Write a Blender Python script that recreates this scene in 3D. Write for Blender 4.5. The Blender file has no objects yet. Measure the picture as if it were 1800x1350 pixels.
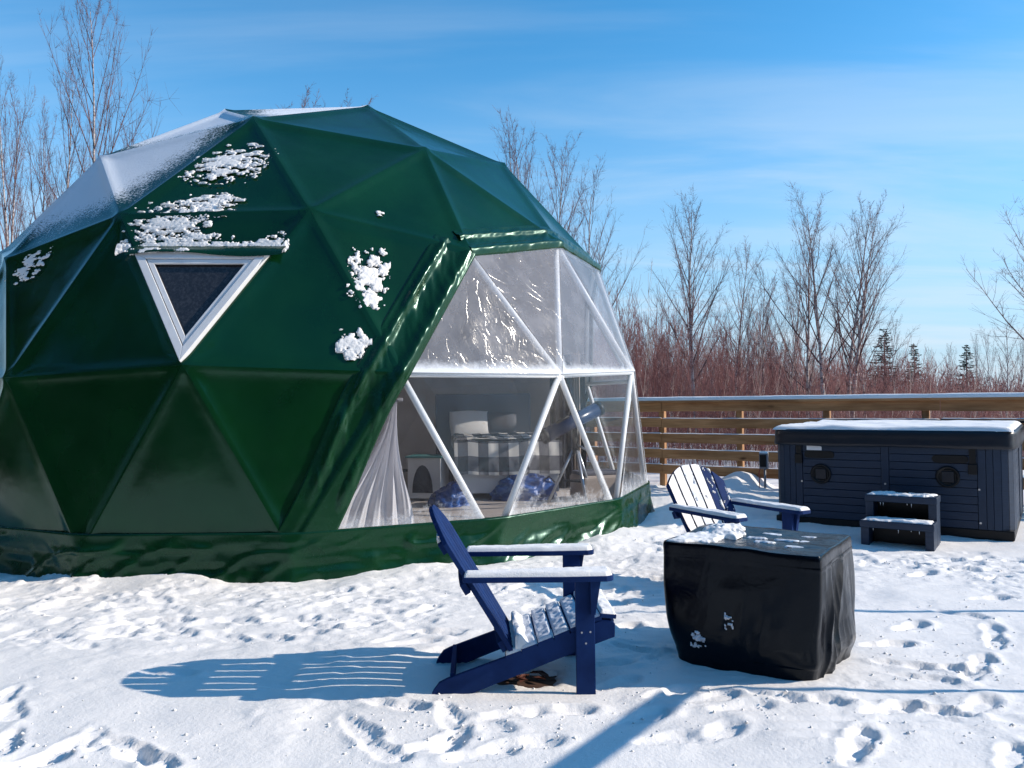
import bpy, bmesh, math, random
import numpy as np
from mathutils import Vector, Matrix

# ------------------------------------------------------------------ camera, world, sun, exposure
SC = bpy.context.scene
COL = SC.collection
FPX = 1392.58                       # focal length in pixels of an 1800 px wide frame
CAM_H = 1.36
PITCH, ROLL = -0.0199, -0.0127
_c, _s = math.cos(PITCH), math.sin(PITCH)
FWD = np.array([0, _c, -_s]); UP0 = np.array([0, _s, _c]); EX0 = np.array([1., 0, 0])
_cr, _sr = math.cos(ROLL), math.sin(ROLL)
EXR = _cr*EX0 + _sr*UP0
UPR = -_sr*EX0 + _cr*UP0
CAM = np.array([0, 0, CAM_H])
cam_d = bpy.data.cameras.new('camera'); cam = bpy.data.objects.new('camera', cam_d); COL.objects.link(cam)
cam_d.sensor_width = 36; cam_d.lens = FPX/1800*36; cam_d.clip_end = 2000; cam_d.clip_start = .05
cam.matrix_world = Matrix(((EXR[0], UPR[0], -FWD[0], 0), (EXR[1], UPR[1], -FWD[1], 0), (EXR[2], UPR[2], -FWD[2], CAM_H), (0, 0, 0, 1)))
SC.camera = cam

SUN_EL, SUN_AZ = math.radians(28.5), math.radians(-2.0)     # azimuth counted from +X towards +Y
w = bpy.data.worlds.new('World'); SC.world = w; w.use_nodes = True
nt = w.node_tree; nt.nodes.clear()
out = nt.nodes.new('ShaderNodeOutputWorld'); bg = nt.nodes.new('ShaderNodeBackground')
sky = nt.nodes.new('ShaderNodeTexSky'); sky.sky_type = 'NISHITA'; sky.sun_disc = False
sky.sun_elevation = SUN_EL; sky.sun_rotation = math.pi/2 - SUN_AZ
sky.altitude = 300; sky.air_density = 1.0; sky.dust_density = 0.1; sky.ozone_density = 2.2
hsv = nt.nodes.new('ShaderNodeHueSaturation'); hsv.inputs['Saturation'].default_value = 1.34; hsv.inputs['Hue'].default_value = .492; hsv.inputs['Value'].default_value = 1.0
tc = nt.nodes.new('ShaderNodeTexCoord')
sep = nt.nodes.new('ShaderNodeSeparateXYZ')
nt.links.new(tc.outputs['Generated'], sep.inputs[0])
# thin cirrus: noise on the direction projected on a high layer
zz = nt.nodes.new('ShaderNodeMath'); zz.operation = 'MAXIMUM'; zz.inputs[1].default_value = .0
nt.links.new(sep.outputs['Z'], zz.inputs[0])
za = nt.nodes.new('ShaderNodeMath'); za.operation = 'ADD'; za.inputs[1].default_value = .12
nt.links.new(zz.outputs[0], za.inputs[0])
dv = nt.nodes.new('ShaderNodeVectorMath'); dv.operation = 'DIVIDE'
cmb = nt.nodes.new('ShaderNodeCombineXYZ')
for k in range(3): nt.links.new(za.outputs[0], cmb.inputs[k])
nt.links.new(tc.outputs['Generated'], dv.inputs[0]); nt.links.new(cmb.outputs[0], dv.inputs[1])
mp = nt.nodes.new('ShaderNodeMapping'); mp.inputs['Rotation'].default_value = (0, 0, math.radians(-14)); mp.inputs['Scale'].default_value = (.33, 1.15, 0.0)
nt.links.new(dv.outputs[0], mp.inputs[0])
no = nt.nodes.new('ShaderNodeTexNoise'); no.inputs['Scale'].default_value = 1.5; no.inputs['Detail'].default_value = 7; no.inputs['Roughness'].default_value = .55; no.inputs['Distortion'].default_value = .6
nt.links.new(mp.outputs[0], no.inputs['Vector'])
rmp = nt.nodes.new('ShaderNodeMapRange'); rmp.inputs['From Min'].default_value = .40; rmp.inputs['From Max'].default_value = .72; rmp.inputs['To Max'].default_value = .60
rmp.interpolation_type = 'SMOOTHSTEP'
nt.links.new(no.outputs['Fac'], rmp.inputs['Value'])
# thinner overhead, thicker low down
fz = nt.nodes.new('ShaderNodeMapRange'); fz.inputs['From Min'].default_value = .02; fz.inputs['From Max'].default_value = .48; fz.inputs['To Min'].default_value = 1.0; fz.inputs['To Max'].default_value = .16
nt.links.new(sep.outputs['Z'], fz.inputs['Value'])
mu = nt.nodes.new('ShaderNodeMath'); mu.operation = 'MULTIPLY'
nt.links.new(rmp.outputs[0], mu.inputs[0]); nt.links.new(fz.outputs[0], mu.inputs[1])
mx = nt.nodes.new('ShaderNodeMix'); mx.data_type = 'RGBA'
mx.inputs['B'].default_value = (3.4, 3.9, 4.4, 1)
nt.links.new(sky.outputs[0], hsv.inputs['Color'])
hz_ = nt.nodes.new('ShaderNodeMapRange'); hz_.interpolation_type = 'SMOOTHSTEP'; hz_.inputs['From Min'].default_value = -.02; hz_.inputs['From Max'].default_value = .43; hz_.inputs['To Min'].default_value = .85; hz_.inputs['To Max'].default_value = 0
nt.links.new(sep.outputs['Z'], hz_.inputs['Value'])
mh = nt.nodes.new('ShaderNodeMix'); mh.data_type = 'RGBA'; mh.inputs['B'].default_value = (1.75, 2.7, 3.9, 1)
nt.links.new(hsv.outputs[0], mh.inputs['A']); nt.links.new(hz_.outputs[0], mh.inputs['Factor'])
nt.links.new(mh.outputs['Result'], mx.inputs['A']); nt.links.new(mu.outputs[0], mx.inputs['Factor'])
nt.links.new(mx.outputs['Result'], bg.inputs['Color']); bg.inputs['Strength'].default_value = .14
nt.links.new(bg.outputs[0], out.inputs[0])
sd = bpy.data.lights.new('sun', 'SUN'); so = bpy.data.objects.new('sun', sd); COL.objects.link(so)
sd.energy = 3.3; sd.angle = math.radians(.5); sd.color = (1.0, .90, .77)
SUN = np.array([math.cos(SUN_EL)*math.cos(SUN_AZ), math.cos(SUN_EL)*math.sin(SUN_AZ), math.sin(SUN_EL)])
so.rotation_euler = Vector(SUN).to_track_quat('Z', 'Y').to_euler()
SC.view_settings.view_transform = 'Standard'; SC.view_settings.look = 'None'
SC.view_settings.exposure = 0.68; SC.view_settings.gamma = 1
SC.render.engine = 'CYCLES'
SC.cycles.use_denoising = True
SC.cycles.max_bounces = 10; SC.cycles.transparent_max_bounces = 16
SC.cycles.sample_clamp_indirect = 6

# ------------------------------------------------------------------ helpers
def ray(px, py):
    d = FWD + (px-900)/FPX*EXR - (py-675)/FPX*UPR
    return d
def at_z(px, py, z=0.):
    d = ray(px, py); t = (z-CAM[2])/d[2]
    return CAM + d*t
def at_y(px, py, Y):
    d = ray(px, py); return CAM + d*(Y/d[1])
def nrm(v):
    v = np.asarray(v, float); return v/np.maximum(np.linalg.norm(v, axis=-1, keepdims=True), 1e-12)

_rs = np.random.RandomState(7)
_T2 = _rs.rand(256, 256)
_T3 = _rs.rand(64, 64, 64)
def vn2(x, y):
    x = np.asarray(x, float); y = np.asarray(y, float)
    xi = np.floor(x).astype(int); yi = np.floor(y).astype(int); fx = x-xi; fy = y-yi
    fx = fx*fx*fx*(fx*(fx*6-15)+10); fy = fy*fy*fy*(fy*(fy*6-15)+10)
    a = _T2[xi & 255, yi & 255]; b = _T2[(xi+1) & 255, yi & 255]; c = _T2[xi & 255, (yi+1) & 255]; d = _T2[(xi+1) & 255, (yi+1) & 255]
    return (a*(1-fx)+b*fx)*(1-fy)+(c*(1-fx)+d*fx)*fy
def fb2(x, y, oc=4, rough=.5):
    s = 0; a = 1; t = 0
    for k in range(oc):
        s = s+a*vn2(x*2**k+17.3*k, y*2**k+5.1*k); t += a; a *= rough
    return s/t
def vn3(p):
    i = np.floor(p).astype(int); f = p-i; f = f*f*(3-2*f); i = i & 63; j = (i+1) & 63
    X = (i[..., 0], j[..., 0]); Y = (i[..., 1], j[..., 1]); Z = (i[..., 2], j[..., 2]); r = 0
    for a in (0, 1):
        for b in (0, 1):
            for c in (0, 1):
                r = r+_T3[X[a], Y[b], Z[c]]*(f[..., 0] if a else 1-f[..., 0])*(f[..., 1] if b else 1-f[..., 1])*(f[..., 2] if c else 1-f[..., 2])
    return r
def fb3(p, oc=3, rough=.5):
    p = np.asarray(p, float); s = 0; a = 1; t = 0
    for k in range(oc):
        s = s+a*vn3(p*2**k+13.7*k); t += a; a *= rough
    return s/t
def sstep(a, b, x):
    t = np.clip((x-a)/(b-a), 0, 1); return t*t*(3-2*t)

def link(name, me, mat, parent=None, smooth=False):
    o = bpy.data.objects.new(name, me); COL.objects.link(o)
    if mat is not None and len(me.materials) == 0: me.materials.append(mat)
    if smooth: me.polygons.foreach_set('use_smooth', np.ones(len(me.polygons), bool))
    if parent is not None: o.parent = parent
    return o
def mesh_np(name, V, F):
    """F: int array (n,3) or (n,4)"""
    me = bpy.data.meshes.new(name); V = np.asarray(V, np.float32); F = np.asarray(F, np.int32)
    me.vertices.add(len(V)); me.vertices.foreach_set('co', V.ravel())
    k = F.shape[1]; me.loops.add(F.size); me.loops.foreach_set('vertex_index', F.ravel())
    me.polygons.add(len(F)); me.polygons.foreach_set('loop_start', np.arange(0, F.size, k, dtype=np.int32))
    me.polygons.foreach_set('loop_total', np.full(len(F), k, np.int32))
    me.update(calc_edges=True); me.validate()
    return me
def grid_faces(nu, nv, wrap=False):
    i = np.arange(nu-1 if not wrap else nu)[:, None]; j = np.arange(nv-1)[None, :]
    a = i*nv+j; b = ((i+1) % nu)*nv+j
    return np.stack([a, b, b+1, a+1], -1).reshape(-1, 4)
def grid_obj(name, P, mat, parent=None, smooth=True, wrap=False, flip=False, keep=None):
    nu, nv = P.shape[:2]; F = grid_faces(nu, nv, wrap)
    if flip: F = F[:, ::-1]
    V = P.reshape(-1, 3)
    if keep is not None:
        kf = keep.reshape(-1)[F].any(1); F = F[kf]
        u, inv = np.unique(F, return_inverse=True); V = V[u]; F = inv.reshape(-1, 4)
    return link(name, mesh_np(name, V, F), mat, parent, smooth)

class MB:
    def __init__(s): s.v = []; s.f = []
    def add(s, V, F):
        n = len(s.v); s.v += [tuple(map(float, p)) for p in V]; s.f += [tuple(int(i)+n for i in f) for f in F]; return s
    def box(s, c, d, M=None):
        V = []
        for z in (-1, 1):
            for y in (-1, 1):
                for x in (-1, 1):
                    p = np.array([x*d[0]/2, y*d[1]/2, z*d[2]/2])
                    if M is not None: p = M@p
                    V.append(p+np.asarray(c, float))
        return s.add(V, [(0, 2, 3, 1), (4, 5, 7, 6), (0, 1, 5, 4), (2, 6, 7, 3), (0, 4, 6, 2), (1, 3, 7, 5)])
    def tube(s, pts, rad, k=8, caps=True):
        pts = [np.asarray(p, float) for p in pts]; n = len(pts)
        if np.isscalar(rad): rad = [rad]*n
        V = []; F = []; prev = None
        for i, p in enumerate(pts):
            t = nrm(pts[min(i+1, n-1)]-pts[max(i-1, 0)])
            if prev is None:
                a = np.array([0, 0, 1.]) if abs(t[2]) < .9 else np.array([1., 0, 0]); prev = nrm(np.cross(t, a))
            prev = nrm(prev-t*np.dot(prev, t)); b = np.cross(t, prev)
            for j in range(k):
                an = 2*math.pi*j/k; V.append(p+rad[i]*(prev*math.cos(an)+b*math.sin(an)))
        for i in range(n-1):
            for j in range(k):
                F.append((i*k+j, i*k+(j+1) % k, (i+1)*k+(j+1) % k, (i+1)*k+j))
        if caps: F.append(tuple(range(k-1, -1, -1))); F.append(tuple((n-1)*k+j for j in range(k)))
        return s.add(V, F)
    def prism(s, poly, axis, t0, t1):
        """poly in the two other axes (cyclic order), extruded along axis from t0 to t1"""
        n = len(poly); V = []
        for t in (t0, t1):
            for a, b in poly:
                V.append({'x': (t, a, b), 'y': (a, t, b), 'z': (a, b, t)}[axis])
        F = [tuple(range(n)), tuple(range(2*n-1, n-1, -1))]+[(i, i+n, (i+1) % n+n, (i+1) % n) for i in range(n)]
        return s.add(V, F)
    def build(s, name, mat, parent=None, smooth=False, bevel=0., seg=2):
        me = bpy.data.meshes.new(name); me.from_pydata(s.v, [], s.f)
        bm = bmesh.new(); bm.from_mesh(me); bmesh.ops.recalc_face_normals(bm, faces=bm.faces)
        if bevel > 0:
            ed = [e for e in bm.edges if len(e.link_faces) == 2 and e.calc_face_angle(0) > .5]
            bmesh.ops.bevel(bm, geom=ed, offset=bevel, segments=seg, affect='EDGES', profile=.6, clamp_overlap=True)
        bm.to_mesh(me); bm.free()
        if smooth: me.polygons.foreach_set('use_smooth', np.ones(len(me.polygons), bool))
        me.update()
        return link(name, me, mat, parent)
def rotz(a):
    return np.array([[math.cos(a), -math.sin(a), 0], [math.sin(a), math.cos(a), 0], [0, 0, 1]])
def empty(name, loc, rz=0):
    o = bpy.data.objects.new(name, None); COL.objects.link(o); o.location = tuple(map(float, loc)); o.rotation_euler = (0, 0, rz); o.empty_display_size = .2
    return o
def tag(o, label=None, cat=None, group=None, kind=None):
    if label: o['label'] = label
    if cat: o['category'] = cat
    if group: o['group'] = group
    if kind: o['kind'] = kind
    return o

# ------------------------------------------------------------------ materials
def mat(name, col, rough=.6, spec=.5, metal=0.):
    m = bpy.data.materials.new(name); m.use_nodes = True; b = m.node_tree.nodes['Principled BSDF']
    b.inputs['Base Color'].default_value = (*col, 1); b.inputs['Roughness'].default_value = rough
    b.inputs['Specular IOR Level'].default_value = spec; b.inputs['Metallic'].default_value = metal
    return m
def N(m, t): return m.node_tree.nodes.new(t)
def L(m, a, b): m.node_tree.links.new(a, b)
def bsdf(m): return m.node_tree.nodes['Principled BSDF']
def noise(m, scale, detail=3, rough=.5, vec=None, coord='Object', stretch=None, dist=0.):
    t = N(m, 'ShaderNodeTexCoord'); n = N(m, 'ShaderNodeTexNoise'); n.inputs['Scale'].default_value = scale; n.inputs['Detail'].default_value = detail; n.inputs['Roughness'].default_value = rough; n.inputs['Distortion'].default_value = dist
    v = t.outputs[coord]
    if stretch:
        mp = N(m, 'ShaderNodeMapping'); mp.inputs['Scale'].default_value = stretch; L(m, v, mp.inputs[0]); v = mp.outputs[0]
    L(m, v, n.inputs['Vector'])
    return n.outputs['Fac']
def ramp(m, fac, stops):
    r = N(m, 'ShaderNodeValToRGB'); e = r.color_ramp.elements
    while len(e) < len(stops): e.new(.5)
    for k, (p, c) in enumerate(stops): e[k].position = p; e[k].color = (*c, 1) if len(c) == 3 else c
    L(m, fac, r.inputs[0]); return r.outputs[0]
def bump(m, h, strength=.3, dist=.01, prev=None):
    b = N(m, 'ShaderNodeBump'); b.inputs['Strength'].default_value = strength; b.inputs['Distance'].default_value = dist
    L(m, h, b.inputs['Height'])
    if prev is not None: L(m, prev, b.inputs['Normal'])
    return b.outputs[0]
def vary(m, c0, c1, scale=4, detail=4, lo=.35, hi=.65, stretch=None):
    f = noise(m, scale, detail, stretch=stretch); L(m, ramp(m, f, [(lo, c0), (hi, c1)]), bsdf(m).inputs['Base Color']); return f

M = {}
# snow
m = M['snow'] = mat('snow', (.91, .87, .835), .55, .25)
n1 = noise(m, 260, 2, .6); n2 = noise(m, 46, 4, .6)
b1 = bump(m, n2, .32, .012); L(m, bump(m, n1, .35, .004, b1), bsdf(m).inputs['Normal'])
m = M['snow_lump'] = mat('snow_lump', (.91, .885, .865), .6, .2)
n2 = noise(m, 130, 4, .65); L(m, bump(m, n2, .5, .006), bsdf(m).inputs['Normal'])
# thin dusting over dark paint: flakes with a little paint showing
def dusted(name, paint, rough, lo, hi, scale=420):
    m = mat(name, paint, rough, .4); n = noise(m, scale, 3, .7); a = noise(m, 9, 3, .6)
    ad = N(m, 'ShaderNodeMath'); ad.operation = 'MULTIPLY_ADD'; ad.inputs[1].default_value = .6; L(m, a, ad.inputs[0]); L(m, n, ad.inputs[2])
    sc = N(m, 'ShaderNodeMath'); sc.operation = 'MULTIPLY'; sc.inputs[1].default_value = .625; L(m, ad.outputs[0], sc.inputs[0])
    L(m, ramp(m, sc.outputs[0], [(lo, paint), (hi, (.84, .86, .9))]), bsdf(m).inputs['Base Color'])
    L(m, bump(m, n, .4, .003), bsdf(m).inputs['Normal']); return m
M['seat_snow'] = dusted('seat_snow', (.30, .34, .42), .6, .34, .52)
M['slat_snow'] = dusted('slat_snow', (.03, .05, .12), .6, .30, .36, 160)
# green PVC cover
GREEN0, GREEN1 = (.0018, .024, .0065), (.0036, .036, .0095)
def pvc(name, rough=.26, c0=GREEN0, c1=GREEN1, wr=.10, frost=False):
    m = mat(name, c0, rough, .48)
    vary(m, c0, c1, 1.6, 4)
    r = noise(m, 6, 5, .6); L(m, ramp(m, r, [(.3, (rough*.75,)*3), (.75, (rough*1.45,)*3)]), bsdf(m).inputs['Roughness'])
    bsdf(m).inputs['Specular Tint'].default_value = (.60, 1.0, .88, 1)
    h = noise(m, 2.6, 3, .5); h2 = noise(m, 22, 3, .5)
    nn = bump(m, h2, wr*.35, .01, bump(m, h, wr, .05)); L(m, nn, bsdf(m).inputs['Normal'])
    if frost:
        at = N(m, 'ShaderNodeAttribute'); at.attribute_name = 'snow'
        n = noise(m, 46, 5, .7, stretch=(1, 1, 2.2)); n3 = noise(m, 5, 3, .6)
        s1 = N(m, 'ShaderNodeMath'); s1.operation = 'MULTIPLY_ADD'; s1.inputs[1].default_value = .35; L(m, n3, s1.inputs[0]); L(m, n, s1.inputs[2])
        s2 = N(m, 'ShaderNodeMath'); s2.operation = 'ADD'; L(m, at.outputs['Fac'], s2.inputs[0]); L(m, s1.outputs[0], s2.inputs[1])
        mr = N(m, 'ShaderNodeMapRange'); mr.inputs['From Min'].default_value = 1.14; mr.inputs['From Max'].default_value = 1.30; L(m, s2.outputs[0], mr.inputs['Value'])
        mxx = N(m, 'ShaderNodeMixShader'); d = N(m, 'ShaderNodeBsdfDiffuse'); d.inputs['Color'].default_value = (.82, .85, .9, 1)
        L(m, bump(m, s2.outputs[0], .5, .008), d.inputs['Normal'])
        L(m, mr.outputs[0], mxx.inputs[0]); L(m, bsdf(m).outputs[0], mxx.inputs[1]); L(m, d.outputs[0], mxx.inputs[2])
        L(m, mxx.outputs[0], m.node_tree.nodes['Material Output'].inputs[0])
    return m
M['pvc'] = pvc('pvc', .17); M['pvc_frost'] = pvc('pvc_frost', .17, frost=True)
M['pvc_loose'] = pvc('pvc_loose', .25, wr=.16)
# clear PVC
def clear(name, haze, frost):
    m = bpy.data.materials.new(name); m.use_nodes = True; t = m.node_tree; t.nodes.clear()
    o = t.nodes.new('ShaderNodeOutputMaterial'); tr = t.nodes.new('ShaderNodeBsdfTransparent'); tr.inputs[0].default_value = (.93, .94, .96, 1)
    df = t.nodes.new('ShaderNodeBsdfDiffuse'); df.inputs[0].default_value = (.72, .71, .76, 1)
    tl = t.nodes.new('ShaderNodeBsdfTranslucent'); tl.inputs[0].default_value = (.55, .55, .6, 1)
    hz = t.nodes.new('ShaderNodeMixShader'); hz.inputs[0].default_value = .45; L(m, df.outputs[0], hz.inputs[1]); L(m, tl.outputs[0], hz.inputs[2])
    fr = t.nodes.new('ShaderNodeBsdfDiffuse'); fr.inputs[0].default_value = (.86, .88, .92, 1)
    gl = t.nodes.new('ShaderNodeBsdfGlossy'); gl.inputs['Roughness'].default_value = .15
    a = noise(m, 3.5, 5, .6); mr = t.nodes.new('ShaderNodeMapRange'); mr.inputs['From Min'].default_value = .3; mr.inputs['From Max'].default_value = .7
    mr.inputs['To Min'].default_value = haze*.65; mr.inputs['To Max'].default_value = haze*1.35; L(m, a, mr.inputs['Value'])
    m1 = t.nodes.new('ShaderNodeMixShader'); L(m, mr.outputs[0], m1.inputs[0]); L(m, tr.outputs[0], m1.inputs[1]); L(m, hz.outputs[0], m1.inputs[2])
    # hoar frost creeping in from the frame, worst along the bottom
    at = t.nodes.new('ShaderNodeAttribute'); at.attribute_name = 'frost'
    n1 = noise(m, 11, 6, .72); n2 = noise(m, 70, 3, .6)
    ad = t.nodes.new('ShaderNodeMath'); ad.operation = 'MULTIPLY_ADD'; ad.inputs[1].default_value = .35; L(m, n2, ad.inputs[0]); L(m, n1, ad.inputs[2])
    sc_ = t.nodes.new('ShaderNodeMath'); sc_.operation = 'MULTIPLY'; sc_.inputs[1].default_value = .6; L(m, ad.outputs[0], sc_.inputs[0])
    ad2 = t.nodes.new('ShaderNodeMath'); ad2.operation = 'ADD'; L(m, sc_.outputs[0], ad2.inputs[0]); L(m, at.outputs['Fac'], ad2.inputs[1])
    fm = t.nodes.new('ShaderNodeMapRange'); fm.inputs['From Min'].default_value = .66; fm.inputs['From Max'].default_value = 1.05; fm.inputs['To Max'].default_value = frost; L(m, ad2.outputs[0], fm.inputs['Value'])
    m2 = t.nodes.new('ShaderNodeMixShader'); L(m, fm.outputs[0], m2.inputs[0]); L(m, m1.outputs[0], m2.inputs[1]); L(m, fr.outputs[0], m2.inputs[2])
    w1 = noise(m, 7, 4, .65, dist=2.2); w2 = noise(m, 28, 2, .5, dist=1.0)
    cr = noise(m, 3.2, 2, .4, dist=1.3); c1 = t.nodes.new('ShaderNodeMath'); c1.operation = 'SUBTRACT'; c1.inputs[1].default_value = .5; L(m, cr, c1.inputs[0]); c2 = t.nodes.new('ShaderNodeMath'); c2.operation = 'ABSOLUTE'; L(m, c1.outputs[0], c2.inputs[0])
    c3 = t.nodes.new('ShaderNodeMapRange'); c3.inputs['From Max'].default_value = .022; c3.interpolation_type = 'SMOOTHSTEP'; L(m, c2.outputs[0], c3.inputs['Value'])
    nn = bump(m, c3.outputs[0], .15, .006, bump(m, w2, .03, .01, bump(m, w1, .14, .02))); L(m, nn, gl.inputs['Normal'])
    lw = t.nodes.new('ShaderNodeLayerWeight'); lw.inputs[0].default_value = .5; L(m, nn, lw.inputs['Normal']); pw = t.nodes.new('ShaderNodeMath'); pw.operation = 'POWER'; pw.inputs[1].default_value = 4.5; L(m, lw.outputs['Facing'], pw.inputs[0]); fs = t.nodes.new('ShaderNodeMath'); fs.operation = 'MULTIPLY_ADD'; fs.inputs[1].default_value = .7; fs.inputs[2].default_value = .055; L(m, pw.outputs[0], fs.inputs[0])
    m3 = t.nodes.new('ShaderNodeMixShader'); L(m, fs.outputs[0], m3.inputs[0]); L(m, m2.outputs[0], m3.inputs[1]); L(m, gl.outputs[0], m3.inputs[2])
    L(m, m3.outputs[0], o.inputs[0]); return m
M['clear_hi'] = clear('clear_hi', .33, .8); M['clear_lo'] = clear('clear_lo', .03, .95)
M['white_steel'] = mat('white_steel', (.90, .90, .88), .4)
M['upvc'] = mat('upvc', (.78, .78, .79), .35); vary(M['upvc'], (.72, .72, .73), (.80, .80, .81), 6)
M['gasket'] = mat('gasket', (.02, .02, .025), .5)
M['dark_glass'] = mat('dark_glass', (.030, .030, .036), .12, .5)
nn = noise(M['dark_glass'], 40, 5, .7); L(M['dark_glass'], ramp(M['dark_glass'], nn, [(.45, (.022, .022, .027)), (.8, (.07, .07, .08))]), bsdf(M['dark_glass']).inputs['Base Color'])
m = M['liner'] = mat('liner', (.70, .65, .62), .9, .1); vary(m, (.66, .61, .58), (.73, .68, .65), 3)
m = M['inner_floor'] = mat('inner_floor', (.30, .26, .23), .5)
vary(m, (.38, .33, .30), (.50, .45, .41), 3, stretch=(1, 14, 1))
# furniture paint
m = M['navy'] = mat('navy', (.007, .026, .105), .75, .12); vary(m, (.0055, .021, .088), (.009, .032, .125), 9, stretch=(1, 1, 1)); L(m, bump(m, noise(m, 60, 3), .08, .004), bsdf(m).inputs['Normal'])
m = M['tub_slat'] = mat('tub_slat', (.026, .042, .085), .5, .4); vary(m, (.007, .020, .046), (.012, .030, .066), 8, stretch=(1, 1, 20)); L(m, bump(m, noise(m, 40, 3, stretch=(1, 1, 14)), .10, .004), bsdf(m).inputs['Normal'])
M['black_plastic'] = mat('black_plastic', (.004, .0045, .006), .45, .3)
m = M['tub_vinyl'] = mat('tub_vinyl', (.006, .009, .017), .38, .4); L(m, bump(m, noise(m, 14, 4), .25, .012), bsdf(m).inputs['Normal'])
m = M['cover'] = mat('cover', (.0012, .0020, .0050), .22, .20); bsdf(m).inputs['Specular Tint'].default_value = (.75, .88, 1, 1)
L(m, ramp(m, noise(m, 7, 5), [(.3, (.15,)*3), (.8, (.30,)*3)]), bsdf(m).inputs['Roughness']); L(m, bump(m, noise(m, 34, 4, .6), .12, .005, bump(m, noise(m, 6, 3, dist=.8), .22, .02)), bsdf(m).inputs['Normal'])
M['sticker'] = mat('sticker', (.75, .76, .78), .5)
M['steel'] = mat('steel', (.45, .46, .48), .35, .5, .9)
M['grey_box'] = mat('grey_box', (.16, .18, .21), .5)
M['red_cable'] = mat('red_cable', (.30, .02, .02), .5)
def wood(name, c0, c1, axis):
    m = mat(name, c0, .7, .25); st = [9, 9, 9]; st[axis] = .7
    f = noise(m, 2.2, 6, .6, stretch=tuple(st), dist=.5); L(m, ramp(m, f, [(.3, c0), (.72, c1)]), bsdf(m).inputs['Base Color'])
    L(m, bump(m, f, .25, .006), bsdf(m).inputs['Normal'])
    # knots and weathered streaks
    st2 = [2.2, 2.2, 2.2]; st2[axis] = .9; k1 = noise(m, 2.4, 2, .4, stretch=tuple(st2)); k2 = noise(m, 1.1, 3, .6, stretch=(1, 1, 3))
    kr = ramp(m, k1, [(.70, (1, 1, 1)), (.76, (.16, .12, .10))]); kv = ramp(m, k2, [(.30, (.55, .52, .50)), (.62, (1.0, 1.0, 1.0))])
    src = bsdf(m).inputs['Base Color'].links[0].from_socket
    for q in (kr, kv):
        mm = N(m, 'ShaderNodeMix'); mm.data_type = 'RGBA'; mm.blend_type = 'MULTIPLY'; mm.inputs['Factor'].default_value = 1; L(m, src, mm.inputs['A']); L(m, q, mm.inputs['B']); src = mm.outputs['Result']
    L(m, src, bsdf(m).inputs['Base Color']); return m
M['fence'] = wood('fence_wood', (.38, .17, .065), (.66, .36, .17), 0)
M['post'] = wood('post_wood', (.27, .13, .055), (.50, .30, .16), 2)
M['deck'] = wood('deck_wood', (.05, .026, .020), (.13, .075, .055), 0)
M['leaf'] = mat('leaf', (.10, .028, .016), .8)
# bark
m = M['birch'] = mat('birch', (.55, .50, .48), .8, .2)
f = noise(m, 5, 5, .7, stretch=(1, 1, 4)); L(m, ramp(m, f, [(.38, (.07, .045, .045)), (.50, (.42, .36, .34)), (.7, (.62, .56, .54))]), bsdf(m).inputs['Base Color'])
m = M['twig'] = mat('twig', (.15, .085, .088), .8, .2); vary(m, (.10, .055, .058), (.20, .12, .12), 2)
m = M['thicket'] = mat('thicket', (.15, .065, .065), .85, .15)
f = noise(m, .8, 4, .6); L(m, ramp(m, f, [(.3, (.14, .058, .058)), (.55, (.24, .115, .112)), (.75, (.36, .22, .20))]), bsdf(m).inputs['Base Color'])
m = M['thicket_pale'] = mat('thicket_pale', (.42, .34, .31), .85, .15)
m = M['needle'] = mat('needle', (.022, .040, .030), .8, .15); vary(m, (.014, .028, .022), (.034, .055, .040), 3)
# interior
m = M['sheer'] = bpy.data.materials.new('sheer'); m.use_nodes = True; t = m.node_tree; b = bsdf(m); b.inputs['Base Color'].default_value = (.90, .89, .92, 1); b.inputs['Roughness'].default_value = .8
tr = N(m, 'ShaderNodeBsdfTranslucent'); tr.inputs[0].default_value = (.62, .61, .66, 1); x = N(m, 'ShaderNodeMixShader'); x.inputs[0].default_value = .3; L(m, b.outputs[0], x.inputs[1]); L(m, tr.outputs[0], x.inputs[2]); L(m, x.outputs[0], t.nodes['Material Output'].inputs[0])
M['linen'] = mat('linen', (.78, .77, .76), .9, .1)
m = M['plaid'] = mat('plaid', (.5, .5, .5), .9, .1)
tcn = N(m, 'ShaderNodeTexCoord'); sp = N(m, 'ShaderNodeSeparateXYZ'); L(m, tcn.outputs['UV'], sp.inputs[0])
def stripe(k):
    a = N(m, 'ShaderNodeMath'); a.operation = 'FRACT'; L(m, sp.outputs[k], a.inputs[0]); b = N(m, 'ShaderNodeMath'); b.operation = 'GREATER_THAN'; b.inputs[1].default_value = .5; L(m, a.outputs[0], b.inputs[0]); return b.outputs[0]
ad = N(m, 'ShaderNodeMath'); ad.operation = 'ADD'; L(m, stripe(0), ad.inputs[0]); L(m, stripe(1), ad.inputs[1])
dvd = N(m, 'ShaderNodeMath'); dvd.operation = 'MULTIPLY'; dvd.inputs[1].default_value = .5; L(m, ad.outputs[0], dvd.inputs[0])
r = ramp(m, dvd.outputs[0], [(.0, (.74, .71, .66)), (.3, (.16, .16, .18)), (.8, (.035, .035, .045))]); m.node_tree.nodes[r.node.name].color_ramp.interpolation = 'CONSTANT'
L(m, r, bsdf(m).inputs['Base Color'])
M['grey_fabric'] = mat('grey_fabric', (.16, .16, .18), .9, .1)
M['tan_fabric'] = mat('tan_fabric', (.46, .38, .32), .9, .1)
m = M['tarp'] = mat('blue_tarp', (.012, .075, .30), .3, .5); vary(m, (.008, .045, .20), (.016, .10, .38), 5); L(m, bump(m, noise(m, 9, 5, .6, dist=1.), .6, .03), bsdf(m).inputs['Normal'])
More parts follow.
